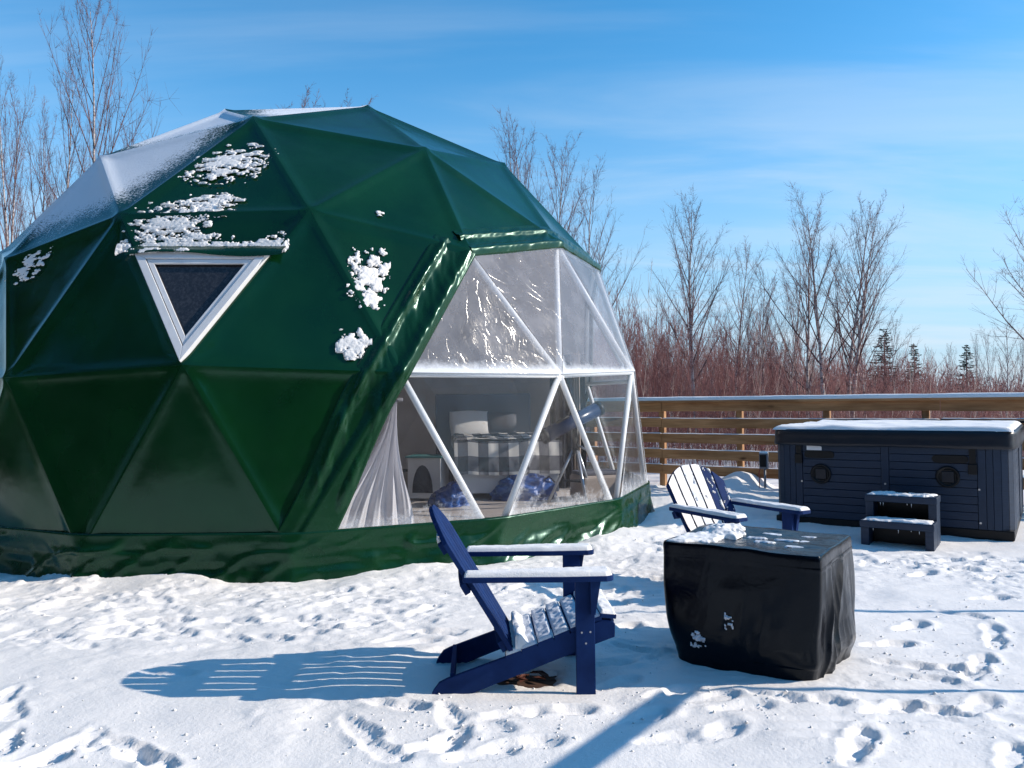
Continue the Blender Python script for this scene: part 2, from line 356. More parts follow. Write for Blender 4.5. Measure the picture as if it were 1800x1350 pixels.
M['scope_blue'] = mat('scope_blue', (.006, .030, .10), .25, .4)
M['dark_cloth'] = mat('dark_cloth', (.018, .020, .030), .85, .2)
M['white_board'] = mat('white_board', (.66, .66, .66), .6)
M['teal'] = mat('teal', (.05, .20, .20), .6)
M['silver'] = mat('silver', (.55, .57, .60), .3, .5, .6)
#@@STRUCTURE
# ------------------------------------------------------------------ dome geometry (3V icosahedral, 5/8)
DR = 4.0; DC = np.array([-2.3509, 9.9907, CAM_H-.4586]); A0 = -.9831
def geodesic(n):
    lat = math.atan(.5); V = [(0, 0, 1)]
    for k in range(5): a = 2*math.pi*k/5; V.append((math.cos(lat)*math.cos(a), math.cos(lat)*math.sin(a), math.sin(lat)))
    for k in range(5): a = 2*math.pi*(k+.5)/5; V.append((math.cos(lat)*math.cos(a), math.cos(lat)*math.sin(a), -math.sin(lat)))
    V = np.array(V); F = []
    for k in range(5):
        q = (k+1) % 5; F += [(0, 1+k, 1+q), (1+k, 6+k, 1+q), (6+k, 6+q, 1+q)]
    pts = {}; P = []; T = []
    def add(p):
        p = p/np.linalg.norm(p); key = tuple(np.round(p, 4)+0.0)
        if key not in pts: pts[key] = len(P); P.append(p)
        return pts[key]
    for f in F:
        a, b, c = V[list(f)]; g = {}
        for i in range(n+1):
            for j in range(n+1-i): g[i, j] = add(a+(b-a)*i/n+(c-a)*j/n)
        for i in range(n):
            for j in range(n-i):
                T.append((g[i, j], g[i+1, j], g[i, j+1]))
                if i+j < n-1: T.append((g[i+1, j], g[i+1, j+1], g[i, j+1]))
    return np.array(P), T
GP, GT = geodesic(3)
GT = [t for t in GT if min(GP[i, 2] for i in t) > -.25]
G_LAT = np.degrees(np.arcsin(GP[:, 2])); G_AZ = np.degrees(np.arctan2(GP[:, 1], GP[:, 0]))
G_AZ = (G_AZ+180) % 360-180
DV = (GP@rotz(A0).T)*DR                       # relative to the dome centre
DV[G_LAT < -5, :2] *= 1.013                   # the base ring stands almost plumb under the row above
def gv(lat, az):
    d = np.abs(G_LAT-lat)+np.abs((G_AZ-az+180) % 360-180)*np.cos(np.radians(lat)); return int(np.argmin(d))
_pn = []
for k, t in enumerate(GT):
    a, b, c = DV[list(t)]; n_ = nrm(np.cross(b-a, c-a))
    if n_@(a+b+c) < 0: n_ = -n_; GT[k] = (t[0], t[2], t[1])
    _pn.append(n_)
PN = np.array(_pn); PD = np.array([PN[k]@DV[t[0]] for k, t in enumerate(GT)])
def dome_central(q):
    """push points (relative to centre) radially on to the facets; returns points and facet index"""
    d = nrm(q); den = d@PN.T; r = np.where(den > .05, PD/np.maximum(den, .05), 1e9); k = r.argmin(-1)
    return d*r.min(-1)[..., None], k
def dome_horizontal(phi, z):
    """outline radius at azimuth phi and height z relative to the centre"""
    d = np.stack([np.cos(phi), np.sin(phi), 0*phi], -1); den = d@PN.T
    r = np.where(den > .05, (PD-PN[:, 2]*z[..., None])/np.maximum(den, .05), 1e9); return r.min(-1)
def dome_hit(px, py):
    d = ray(px, py); o = CAM-DC; den = PN@d; tt = np.where(den < 0, (PD-PN@o)/np.minimum(den, -1e-9), -1e9); k = int(tt.argmax()); return o+d*tt[k]+DC, k

# ------------------------------------------------------------------ snow ground
rng = random.Random(11); nr = np.random.RandomState(5)
def axis(parts):
    out = []
    for a, b, s in parts: out.append(np.arange(a, b, s))
    return np.concatenate(out)
gx = np.concatenate([-np.geomspace(260, 9, 22), np.arange(-8.6, -4.6, .2), np.arange(-4.6, 4.6, .0165), np.arange(4.6, 9, .2), np.geomspace(9, 260, 22)])
gy = np.concatenate([-np.geomspace(200, 3, 14), np.arange(-2.6, 2.2, .3), np.arange(2.3, 6.6, .0145), np.arange(6.6, 9.4, .026), np.arange(9.4, 14, .06), np.arange(14, 30, .5), np.geomspace(30, 300, 24)])
GX, GY = np.meshgrid(gx, gy, indexing='ij')
dome_phi = np.arctan2(GY-DC[1], GX-DC[0])
rel_z = np.full(GX.shape, .14-DC[2])
_ph = np.linspace(-math.pi, math.pi, 721); _rr = dome_horizontal(_ph, np.full(721, .22-DC[2]))
dist_dome = np.hypot(GX-DC[0], GY-DC[1])-np.interp(dome_phi, _ph, _rr)
near = sstep(14, 9, np.hypot(GX, GY-4))
H = .05*(fb2(GX*.7+3, GY*.7, 3)-.5)+.022*(fb2(GX*2.6, GY*2.6+9, 3)-.5)*near
# the ground falls away beyond the fence
# trampled crust
path = np.exp(-((dist_dome-.95)/.75)**2)
tr_noise = fb2(GX*1.1+40, GY*1.1, 3)
tramp = np.clip(path*.9+sstep(.50, .66, tr_noise)*.55+.45*np.exp(-(((GX-2.6)/1.3)**2+((GY-6.4)/.8)**2))+.5*np.exp(-(((GX-.9)/.9)**2+((GY-6.6)/.9)**2)), 0, 1)
tramp *= sstep(2.4, 4.2, GY+.35*GX+.5*tr_noise)*near
lump = fb2(GX*5.0, GY*8, 4, .5); H += tramp*(.4+.9*fb2(GX*.6+77, GY*.7, 2))*(.018*(sstep(.44, .64, lump)-.4)+.011*(fb2(GX*24, GY*26, 3, .6)-.5)+.020*np.clip(fb2(GX*15+31, GY*17, 3, .6)-.56, 0, 1)*3*sstep(.4, .6, fb2(GX*2+8, GY*2, 2)))
fine = fb2(GX*13+9, GY*19, 3); H += near*(.006*(fine-.5))*sstep(.3, .6, fb2(GX*.9, GY*.9+70, 2))
# wind ripples over the deck boards, lower right
rip = sstep(.42, .62, fb2(GX*.8+90, GY*.9+30, 2))*sstep(.3, 1.2, GX)*near
H += rip*.0042*np.sin((GY+.02*GX+.03*fb2(GX*1.2, GY*3, 2))*2*math.pi/.085)*sstep(.3, .65, fb2(GX*2.5, GY*12, 2))
# drift against the dome skirt
dn = fb2(dome_phi*5+20, dist_dome*1.3, 3)
H += (-.01+.085*sstep(.40, .8, dn))*np.exp(-np.clip(dist_dome, 0, 9)/.22)*near*(dist_dome > -.6)
H = np.where(dist_dome < -.25, np.minimum(H, -.02), H)
# heaps by the fence and beside the far chair
for px, py, amp, sx, sy in [(1305, 862, .26, .42, .30), (1262, 868, .16, .5, .3), (1385, 872, .08, .5, .3), (1165, 908, .07, .45, .3), (1120, 940, .05, .35, .25), (1195, 930, .05, .3, .25), (1080, 960, .03, .3, .2), (1150, 985, .04, .3, .18), (1180, 880, .06, .4, .3)]:
    c = at_z(px, py); wob = 1+.7*(fb2(GX*5, GY*5+px, 3)-.5)
    H += amp*np.exp(-(((GX-c[0])/sx)**2+((GY-c[1])/sy)**2)*wob)
# footprints
def dig(u0, v0, u1, v1, fn):
    i0, i1 = np.searchsorted(gx, [u0, u1]); j0, j1 = np.searchsorted(gy, [v0, v1])
    if i1 > i0 and j1 > j0: H[i0:i1, j0:j1] += fn(GX[i0:i1, j0:j1], GY[i0:i1, j0:j1])
def footprint(x, y, a, depth=.045, L_=.29):
    def fn(X, Y):
        u = ((X-x)*math.cos(a)+(Y-y)*math.sin(a))/(L_/2); v = (-(X-x)*math.sin(a)+(Y-y)*math.cos(a))
        wd = .054+.012*u-.016*np.exp(-((u+.15)/.25)**2)
        wn = .34*(fb2(X*24+x*9, Y*24, 4, .6)-.5)
        r = np.sqrt(u**2+(v/wd)**2)+wn
        return -depth*sstep(1.12, .80, r)*(.8+.25*u+.16*np.sin(u*24+3*v/wd)*(r < .85))+.22*depth*np.exp(-((r-1.30)/.25)**2)*(.4+1.2*fb2(X*11, Y*11+x, 2))+.25*depth*np.exp(-(((u-1.25)/.3)**2+(v/.05)**2))
    dig(x-.32, y-.32, x+.32, y+.32, fn)
fp = [(630, 1282, -55), (672, 1322, -45), (700, 1246, -20), (790, 1262, -75), (800, 1300, -110), (765, 1312, 30), (850, 1330, 20), (925, 1312, 10), (905, 1260, 15), (985, 1252, 8), (850, 1275, -35),
      (6, 1225, -80), (22, 1252, -60), (12, 1310, -70), (100, 1330, 70), (170, 1305, -60), (225, 1322, -40), (265, 1338, -40), (40, 1352, 30),
      (1360, 1225, -30), (1250, 1228, 20), (1300, 1245, 10), (1430, 1232, -10), (1590, 1165, -25), (1625, 1190, -25), (1740, 1052, 10), (1690, 1078, -35), (1745, 1105, 60), (1750, 1125, 60), (1725, 1160, 50), (1710, 1182, 50), (1655, 1170, -20),
      (1500, 1325, 60), (1515, 1305, 60), (1780, 1330, 50), (1720, 1240, 40), (1565, 1245, 20), (1640, 1245, -30), (1600, 1100, 30), (1560, 1130, 10), (1260, 1290, 40), (1170, 1300, 15), (1130, 1260, 30), (1085, 1200, 35), (1180, 1215, 30),
      (1090, 1105, 30), (1120, 1140, -30), (1075, 1060, 30), (1620, 1010, 30), (1690, 1000, -20), (1560, 985, 20), (1770, 985, 10), (1750, 1015, 25)]
for px, py, a in fp:
    p = at_z(px, py); footprint(p[0], p[1], math.radians(a), .016+.013*rng.random())
for k in range(150):                                   # the beaten track along the dome and to the tub
    s_ = rng.random()
    if k < 70:
        ph = math.radians(-130+110*s_); rr = np.interp(ph, _ph, _rr)+.5+rng.random()*1.0; x = DC[0]+rr*math.cos(ph); y = DC[1]+rr*math.sin(ph); a = ph+math.pi/2+rng.gauss(0, .5)
    elif k < 115: x = 1.2+3.2*s_; y = 6.9-.5*s_+rng.gauss(0, .35); a = rng.gauss(0, .6)
    else: x = -2.6+3.4*s_; y = 5.0-.6*s_+rng.gauss(0, .35); a = rng.gauss(.1, .5)
    footprint(x, y, a, .008+.014*rng.random(), .30)
# scuffed hollow under the near chair where the boards show
hol = at_z(932, 1190)
hr = np.sqrt(((GX-hol[0])/.22)**2+((GY-hol[1])/.16)**2)+.6*(fb2(GX*9+2, GY*9, 3)-.5)
H += np.where(hr < .9, -.045*sstep(.85, .45, hr)-H*sstep(.85,.45,hr), 0)
def ground_h(x, y):
    i = int(np.clip(np.searchsorted(gx, x), 1, len(gx)-1)); j = int(np.clip(np.searchsorted(gy, y), 1, len(gy)-1)); return float(H[i, j])
go = grid_obj('snow_ground', np.stack([GX, GY, H], -1), M['snow']); tag(go, 'trampled white snow with footprints covering the deck and yard', kind='structure')

# loose crumbs of crust kicked up round the prints and along the beaten track
def crumbs(n, seed):
    rs = np.random.RandomState(seed); O = np.array([[1, 0, 0], [-1, 0, 0], [0, 1, 0], [0, -1, 0], [0, 0, 1], [0, 0, -1]], float); OF = np.array([[0, 2, 4], [2, 1, 4], [1, 3, 4], [3, 0, 4], [2, 0, 5], [1, 2, 5], [3, 1, 5], [0, 3, 5]]); V = []; F = []; k = 0
    prints = [at_z(px, py)[:2] for px, py, a in fp]
    while k < n:
        if rs.rand() < .55:
            c = prints[rs.randint(len(prints))]+rs.randn(2)*.16
        else:
            c = np.array([-4+8.5*rs.rand(), 3.2+5.2*rs.rand()]); i, j = np.searchsorted(gx, c[0]), np.searchsorted(gy, c[1])
            if tramp[min(i, len(gx)-1), min(j, len(gy)-1)] < .25+.5*rs.rand(): continue
        s = .0025+.0075*rs.rand()**3; V.append((O*s*(.6+.8*rs.rand(6, 1))*np.array([1, 1, .7]))@rotz(rs.rand()*6).T+np.array([c[0], c[1], ground_h(*c)+s*.25])); F.append(OF+6*k); k += 1
    o = link('snow_crumbs', mesh_np('snow_crumbs', np.concatenate(V), np.concatenate(F)), M['snow_lump']); tag(o, 'loose crumbs of snow crust scattered round the footprints', 'snow', kind='stuff')
crumbs(1300, 5)

# deck boards under the snow, seen only through the hollow
dk = empty('deck', (hol[0], hol[1], -.020)); tag(dk, 'brown deck boards showing through the snow under the near chair', kind='structure')
for k in range(4):
    MB().box((.0, (k-1.5)*.098, -.012), (.52, .092, .024)).build('plank', M['deck'], dk, bevel=.003)
for k in range(9):
    lf = MB(); a = rng.random()*6; c = np.array([hol[0]+rng.gauss(-.02, .07), hol[1]+rng.gauss(-.01, .035), -.004+.006*rng.random()]); Rz = rotz(a); ln = .03+.03*rng.random()
    P = [c+Rz@np.array(q) for q in [(-ln, 0, 0), (-.3*ln, .35*ln, .006), (.5*ln, .3*ln, .012), (ln, 0, .004), (.4*ln, -.3*ln, .010), (-.4*ln, -.3*ln, .004)]]
    lo = lf.add(P+[p+np.array([0, 0, .002]) for p in P], [(0, 1, 2, 3, 4, 5), (6, 7, 8, 9, 10, 11)]).build('dead_leaf', M['leaf'])
    tag(lo, 'small dead brown leaf in the bare patch under the near chair', 'leaf', 'dead leaves under the near chair')

# ------------------------------------------------------------------ the dome
dome = empty('geodesic_dome', (DC[0], DC[1], 0)); tag(dome, 'large green vinyl geodesic dome tent with clear triangular window panes', 'dome')
OFF = np.array([0, 0, DC[2]])                  # child coordinates: dome origin at ground
Hh, II, JJ = gv(26.6, 0), gv(31, 22.4), gv(31, 49.6); LL, MM, NN = gv(9.9, -11.8), gv(9.9, 11.8), gv(10.8, 36)
Qm, Q0, Q1 = gv(-9.9, -24.2), gv(-10.8, 0), gv(-9.9, 24.2)
def is_window(t):
    la = [G_LAT[i] for i in t]; az = [G_AZ[i] for i in t]
    if max(la) > 32: return False
    for l, a in zip(la, az):
        if l > 20 and not -1 < a < 73: return False
        if 0 < l < 20 and not -13 < a < 85: return False
        if l < 0 and not -26 < a < 98: return False
    return True
edge_f = {}
for k, t in enumerate(GT):
    for a, b in ((0, 1), (1, 2), (2, 0)): edge_f.setdefault(frozenset((t[a], t[b])), []).append(k)
WIN = [k for k, t in enumerate(GT) if is_window(t)]; WINS = set(WIN)
def bary_grid(n):
    B = []; idx = {}
    for i in range(n+1):
        for j in range(n+1-i): idx[i, j] = len(B); B.append((1-(i+j)/n, i/n, j/n))
    F = []
    for i in range(n):
        for j in range(n-i):
            F.append((idx[i, j], idx[i+1, j], idx[i, j+1]))
            if i+j < n-1: F.append((idx[i+1, j], idx[i+1, j+1], idx[i, j+1]))
    return np.array(B), np.array(F)
BG, BF = bary_grid(36)
A_, E_, F_, B_ = gv(52.6, -36), gv(46.6, -72), gv(31, -49.6), gv(69.9, 0)
def facet(k, ridge=.020, sag=.018, wrinkle=0., seed=0):
    t = GT[k]; T = DV[list(t)]; n = PN[k]; P = BG@T; e = []; g = []
    for i in range(3):
        a, b = T[(i+1) % 3], T[(i+2) % 3]; inw = nrm(np.cross(n, b-a)); 
        if inw@(T[i]-a) < 0: inw = -inw
        e.append((P-a)@inw); g.append(inw)
    hgt = np.zeros(len(P)); grad = np.zeros_like(P); nb = np.tile(n, (len(P), 1))
    for i in range(3):
        w_ = np.exp(-(e[i]/.045)**2); hgt += ridge*w_; grad += (ridge*w_*(-2*e[i]/.045**2))[:, None]*g[i]
        ff = edge_f[frozenset((t[(i+1) % 3], t[(i+2) % 3]))]; o = [q for q in ff if q != k]
        if o: nb += (np.exp(-(e[i]/.075)**2)*.5)[:, None]*(PN[o[0]]-n)
    em = np.minimum(np.minimum(e[0], e[1]), e[2]); hgt -= sag*(1-np.exp(-em/.16))
    for i in range(3):
        wv = np.exp(-(np.linalg.norm(P-T[i], axis=1)/.07)**2)[:, None]; nb = nb*(1-wv)+nrm(T[i])*wv
    wv_all = np.zeros(len(P))
    for i in range(3):                                    # puckers running out from the hubs
        d_ = P-T[i]; rr_ = np.linalg.norm(d_, axis=1); ax_ = nrm(T[(i+1) % 3]-T[i]); ay_ = np.cross(n, ax_); an_ = np.arctan2(d_@ay_, d_@ax_)
        hgt += .0045*np.sin(an_*15+seed+i)*np.exp(-((rr_-.16)/.11)**2)*(fb2(an_*4+seed, rr_*3, 2)*1.6-.3)*(1-np.exp(-em/.04))
    hgt += .030*(fb3(P*.9+seed*.37, 2)-.5)*(1-np.exp(-em/.25))+.004*(fb3(P*4.5+seed, 2)-.5)*(1-np.exp(-em/.12))
    if max(G_LAT[i] for i in t) < 15 and sum(G_LAT[i] < 0 for i in t) == 2:
        hgt += .050*27*BG[:, 0]*BG[:, 1]*BG[:, 2]        # the bottom row bellies out a little
    dir_ = nrm(nb); me_ = mesh_np('tmp', P+dir_*hgt[:, None], BF); vn_ = np.empty(len(P)*3, np.float32); me_.vertex_normals.foreach_get('vector', vn_); vn_ = vn_.reshape(-1, 3); bpy.data.meshes.remove(me_)
    if (vn_.mean(0)@n) < 0: vn_ = -vn_
    nb = nb+(vn_-n)*(1-.55*np.exp(-em/.018))[:, None]
    return P+dir_*hgt[:, None]+OFF, nrm(nb), em, P
def dist_edge(P, a, b): 
    u = nrm(DV[b]-DV[a]); d = P-DV[a]; return np.linalg.norm(d-(d@u)[:, None]*u, axis=1)
def put_float(me, name, val):
    at = me.attributes.new(name, 'FLOAT', 'POINT'); at.data.foreach_set('value', val.astype(np.float32))
LEFT_ROOF = {}
for k, t in enumerate(GT):
    if k in WINS: continue
    az = [(G_AZ[i]+180) % 360-180 for i in t]; c = DV[list(t)].mean(0); 
    wc = nrm(c); fac_left = wc@np.array([-.80, .35, .45])       # away from the sun, towards the sheltered back left
    snowy = PN[k][2] > .52 and fac_left > .16
    P, nb, em, P0 = facet(k, seed=k)
    me = mesh_np('panel', P, BF)
    if snowy:
        # snow holds on the upper part of the facet and thins out towards its lower edge
        lowz = min(DV[i, 2] for i in t); hi_ = max(DV[i, 2] for i in t)
        lowest = sorted(t, key=lambda i: DV[i, 2])[:2]
        if set(t) == {E_, F_, A_}: lowest = [F_, A_]
        de = dist_edge(P0, *lowest)
        put_float(me, 'snow', np.clip(.27+de*.80, 0, 1.0))
    o = link('panel', me, M['pvc_frost'] if snowy else M['pvc'], dome, True)
    me.normals_split_custom_set_from_vertices(nb.tolist())
def panel_override(names, fn):
    pass
# clear panes and their white steel struts
BG2, BF2 = bary_grid(26)
for k in WIN:
    t = GT[k]; T = DV[list(t)]; n = PN[k]; P = BG2@T; es = []
    for i in range(3):
        a, b = T[(i+1) % 3], T[(i+2) % 3]; inw = nrm(np.cross(n, b-a)); inw = inw if inw@(T[i]-a) > 0 else -inw; es.append((P-a)@inw)
    em = np.minimum(np.minimum(es[0], es[1]), es[2])
    cre = np.abs(fb3(P*2.2+k*3.1, 2)-.5); hgt = (.016*(fb3(P*1.6+k, 2)-.5)-.010*np.exp(-(cre/.02)**2))*(1-np.exp(-em/.12))+.012
    me = mesh_np('window_pane', P+n*hgt[:, None]+OFF, BF2)
    zmin = T[:, 2].min(); low = P[:, 2]-zmin; flat_base = (np.sort(T[:, 2])[1]-zmin) < .25
    fr = .22*np.exp(-em/.04)+(.72*np.exp(-low/(.10 if T[:, 2].max() > 1.2 else .34)) if flat_base else .25*np.exp(-low/.1))
    put_float(me, 'frost', fr)
    link('window_pane', me, M['clear_hi'] if T[:, 2].max() > 1.2 else M['clear_lo'], dome, True)
we = set()
for k in WIN:
    t = GT[k]
    for a, b in ((0, 1), (1, 2), (2, 0)): we.add(frozenset((t[a], t[b])))
for e in we:
    a, b = sorted(e); pa, pb = DV[a], DV[b]; sh = .965 
    MB().tube([pa*(1-.036/DR)+OFF, pb*(1-.036/DR)+OFF], .029, 12).build('strut', M['white_steel'], dome, True)
for v in {i for e in we for i in e}:
    c = DV[v]*(1-.036/DR)+OFF; d = nrm(DV[v]); MB().tube([c-d*.014, c+d*.014], .055, 14).build('hub', M['white_steel'], dome)
# insulation liner
lv = []; lf_ = []
for k, t in enumerate(GT):
    if k in WINS: continue
    for i in t: lf_.append(len(lv)); lv.append(DV[i]*(1-.085/DR)+OFF)
link('liner', mesh_np('liner', np.array(lv), np.array(lf_).reshape(-1, 3)), M['liner'], dome)
# floor inside
fl = MB(); base_ring = sorted([i for i in range(len(GP)) if G_LAT[i] < -5 and any(i in t for t in GT)], key=lambda i: math.atan2(DV[i, 1], DV[i, 0]))
fl.prism([(DV[i, 0]*.975, DV[i, 1]*.975) for i in base_ring], 'z', .06, .13); fl.build('floor', M['inner_floor'], dome)
# skirt: laid over the lowest part of the wall and hanging to the ground
nu_ = 900; ph = np.linspace(0, 2*math.pi, nu_, endpoint=False); ztop = .375
rows = [ztop, ztop-.004, ztop-.02, ztop-.04, ztop-.06]+list(np.linspace(ztop-.08, .20, 7))+list(np.linspace(.17, -.06, 10))
P = np.zeros((nu_, len(rows), 3)); base_r = dome_horizontal(ph, np.full(nu_, .20-DC[2]))
for j, z in enumerate(rows):
    zr = max(z, .20); r = dome_horizontal(ph, np.full(nu_, zr-DC[2]))
    if z < .20: r = base_r+.03*(.20-z)/.2
    q = np.stack([np.cos(ph)*r, np.sin(ph)*r, np.full(nu_, z)], -1)
    t_ = (ztop-z)/ztop
    s_arc = ph*4
    folds = .050*fb2(s_arc*2.0+.9*t_, t_*1.3+3, 2, .5)+.16*np.clip(.13-np.abs(fb2(s_arc*2.6+1.5*t_, t_*1.4+30, 1)-.5), 0, 1)+.09*np.clip(.12-np.abs(fb2(s_arc*5.5-2.2*t_, t_*2.2+50, 1)-.5), 0, 1)+.03*fb2(s_arc*.8+.5*t_, t_*4+60, 2)-.045
    amp = sstep(0, .35, t_)
    dr = .028+folds*amp+.012*sstep(.5, 1, t_)
    dr = np.where(z > .12, np.logaddexp((dr-.028)*160, 0)/160+.028, dr)
    if j == 0: dr = np.full(nu_, .004)
    q[:, 0] += np.cos(ph)*dr; q[:, 1] += np.sin(ph)*dr
    q[:, 2] += (.006*(fb2(s_arc*.9, s_arc*0+5, 2)-.5))*(j < 5)+.02*(fb2(s_arc*1.5, 0*ph+12, 2)-.5)*amp
    P[:, j] = q
grid_obj('skirt', P, M['pvc_loose'], dome, wrap=True, flip=True)
# loose border flaps along the window opening
def flap(path_ids, u0, u1, prof, name, seed, nl=200, nuu=42, wr=1., fade=0):
    pts = [DV[i] for i in path_ids]; seg = [np.linalg.norm(pts[i+1]-pts[i]) for i in range(len(pts)-1)]; tot = sum(seg)
    s = np.linspace(0, tot, nl); cs = np.concatenate([[0], np.cumsum(seg)]); C_ = np.stack([np.interp(s, cs, [p[k] for p in pts]) for k in range(3)], -1)
    tan = np.gradient(C_, axis=0); ker = np.ones(9)/9
    tan = np.stack([np.convolve(np.pad(tan[:, k], 4, 'edge'), ker, 'valid') for k in range(3)], -1); tan = nrm(tan); nn_ = nrm(C_); side = -nrm(np.cross(tan, nn_))
    u = np.linspace(u0, u1, nuu)
    sh_ = (.145*sstep(tot*.50, tot*.96, s) if fade > 0 else .145*sstep(tot*.50, tot*.04, s) if fade < 0 else 0*s)
    Q = C_[:, None]+side[:, None]*(u[None, :]+sh_[:, None])[..., None]; S, kk = dome_central(Q); rad = nrm(S)
    sg = s[:, None]+0*u[None]; ug = u[None]+0*s[:, None]
    h = prof(ug, sg)
    h = h+wr*(.020*(fb2(sg*4.5+seed-ug*7, ug*3.5+sg*.7, 3, .5)-.5)*sstep(u0, u0+.08, ug)+.009*(fb2(sg*14+seed-ug*20, ug*9, 2)-.5)*sstep(u0, u0+.08, ug))
    if fade: h = .021+(h-.021)*(1-sstep(tot-.70, tot-.34, sg)*.9 if fade > 0 else 1-.9*sstep(.70, .34, sg))
    if fade: h = np.maximum(h, .030*sstep(-.09, -.01, ug+sh_[:, None]))
    h = np.maximum(h, .003); h[:, 0] = .002
    P = S+rad*h[..., None]+OFF
    # turned under at the free edge
    P[:, -1] -= rad[:, -1]*.02
    return grid_obj(name, P, M['pvc_loose'], dome, flip=True)
def prof_side(u, s): return .010+(.022+.030*fb2(s*1.6, u*0, 2))*np.exp(-((u+.235+.03*(fb2(s*1.2+4, u*0, 2)-.5))/.036)**2)+(.026+.030*fb2(s*2.1+9, u*0, 2))*np.exp(-((u-.005)/.055)**2)-.004*np.exp(-((u+.14)/.05)**2)
def prof_top(u, s): return .010+.020*np.exp(-((u+.17)/.03)**2)+.034*np.exp(-((u-.005)/.055)**2)
# orientation of 'side' depends on the direction of the path: run so that +u points into the window
flap([Hh, LL, Qm], -.33, .075, prof_side, 'window_flap', 3, wr=1.5, fade=1)
K72, J2 = gv(26.6, 72), gv(31, 49.6)
flap([K72, J2, II, Hh], -.26, .07, prof_top, 'window_hem', 9, nl=260)
R84, Q96 = gv(9.9, 83.8), gv(-9.9, 95.8)
flap([Q96, R84, K72], -.33, .075, prof_side, 'window_flap', 5, wr=1.5, fade=-1)

# triangular casement window
cor = []
pO, kW = dome_hit(322, 600)
for px, py in [(241, 450), (476, 450), (321, 641)]:
    d = ray(px, py); n = PN[kW]; tt = (PD[kW]-n@(CAM-DC))/(n@d); cor.append(CAM+d*tt-DC)
cor = np.array(cor); nW = PN[kW]
tw = empty('triangular_window', (0, 0, 0)); tw.parent = dome
def tri_off(d):
    """corners moved inwards by d (mitred)"""
    r = []
    for i in range(3):
        a = nrm(cor[(i+1) % 3]-cor[i]); b = nrm(cor[(i+2) % 3]-cor[i]); h = math.acos(np.clip(a@b, -1, 1))/2; r.append(cor[i]+nrm(a+b)*d/math.sin(h))
    return np.array(r)
def frame(name, d0, d1, z0, z1, mt, bev=.004):
    a = tri_off(d0); b = tri_off(d1)
    for i in range(3):
        j = (i+1) % 3; g = MB(); eps = nrm(a[j]-a[i])*.0006
        V = [a[i]+eps+nW*z0, a[j]-eps+nW*z0, b[j]-eps+nW*z0, b[i]+eps+nW*z0]; V += [v+nW*(z1-z0) for v in V]; V = [v+OFF for v in V]
        g.add(V, [(0, 1, 2, 3), (4, 7, 6, 5), (0, 4, 5, 1), (1, 5, 6, 2), (2, 6, 7, 3), (3, 7, 4, 0)]); g.build(name, mt, tw, bevel=bev)
frame('frame', .0, .062, -.02, .062, M['upvc']); frame('gasket', .060, .070, -.02, .040, M['gasket'], 0); frame('sash', .068, .108, -.02, .052, M['upvc']); frame('glazing_bead', .106, .112, -.02, .036, M['gasket'], 0)
g = tri_off(.108); MB().add([p+nW*.022+OFF for p in g]+[p+nW*.010+OFF for p in g], [(0, 1, 2), (5, 4, 3), (0, 3, 4, 1), (1, 4, 5, 2), (2, 5, 3, 0)]).build('pane', M['dark_glass'], tw)
# rain flap over the window head
a, b = cor[0], cor[1]; t_ = nrm(b-a); upv = nrm(np.cross(nW, t_)); upv = upv if upv[2] > 0 else -upv
ss = np.linspace(-.06, np.linalg.norm(b-a)+.12, 60); uu = np.linspace(.16, -.035, 14); SS, UU = np.meshgrid(ss, uu, indexing='ij')
hh = .006+.075*sstep(.12, -.02, UU)+.010*(fb2(SS*6, UU*8, 2)-.5)*sstep(.12, 0, UU)
grid_obj('rain_flap', a+SS[..., None]*t_+UU[..., None]*upv+nW*hh[..., None]+OFF+np.array([0, 0, 1.])*(.02*np.sin(SS*5))[..., None]*sstep(.05, -.03, UU)[..., None], M['pvc_loose'], tw)

# snow clinging to the cover
def clump(px, py, w_, h_, seed, thr=.5, thick=.035, shear=0., res=.006, streak=1.6, on=None, lift=.006, tilt=0.):
    p, k = dome_hit(px, py); n = PN[k]; t = nrm(np.cross([0, 0, 1.], n)); v = np.cross(n, t)
    nu = int(w_/res)+2; nv = int(h_/res)+2; U, V_ = np.meshgrid(np.linspace(-w_/2, w_/2, nu), np.linspace(-h_/2, h_/2, nv), indexing='ij')
    e = 1-np.sqrt((2*U/w_)**2+(2*V_/h_)**2)
    f = 1.8*(fb2((U+shear*V_)*13+seed*3.3, V_*13*streak+seed*1.7, 5, .62)-.5)+.62*e-thr+.22
    thick = thick*.30; b = fb2(U*26+seed, V_*34, 4, .6)
    hgt = np.where(f > 0, thick*(np.clip(f, 0, .22)/.22)**.45*(.55+.7*b), -.004)
    P = p-DC+OFF+(U+shear*V_)[..., None]*t+V_[..., None]*v+n*(hgt+lift-.002)[..., None]
    # the back facets of a clump follow the cover
    return grid_obj('snow_patch', P, M['snow_lump'], dome, keep=f > 0)
clump(404, 288, .74, .62, 1, .50, .030, .35, streak=2.4); clump(365, 360, .62, .34, 2, .46, .032, .2, streak=2.4)
clump(300, 398, .80, .52, 3, .48, .034, .25, streak=2.4); clump(328, 424, .80, .18, 13, .52, .03, 0, streak=2.0)
clump(648, 488, .36, .58, 4, .42, .045, .12, streak=1.3); clump(656, 527, .22, .26, 14, .42, .04, .2, streak=1.2); clump(622, 606, .29, .27, 5, .37, .045, 0, streak=1.3); clump(634, 588, .12, .12, 15, .50, .03, 0, streak=1.2)
clump(666, 374, .11, .09, 6, .48, .02); clump(50, 468, .46, .38, 7, .60, .014, .2, streak=2.2); clump(356, 437, 1.45, .115, 8, -.06, .050, 0, streak=.8); clump(488, 424, .20, .19, 9, .40, .045, 0, streak=1.0); clump(462, 432, .2, .12, 19, .40, .045, 0, streak=1.)
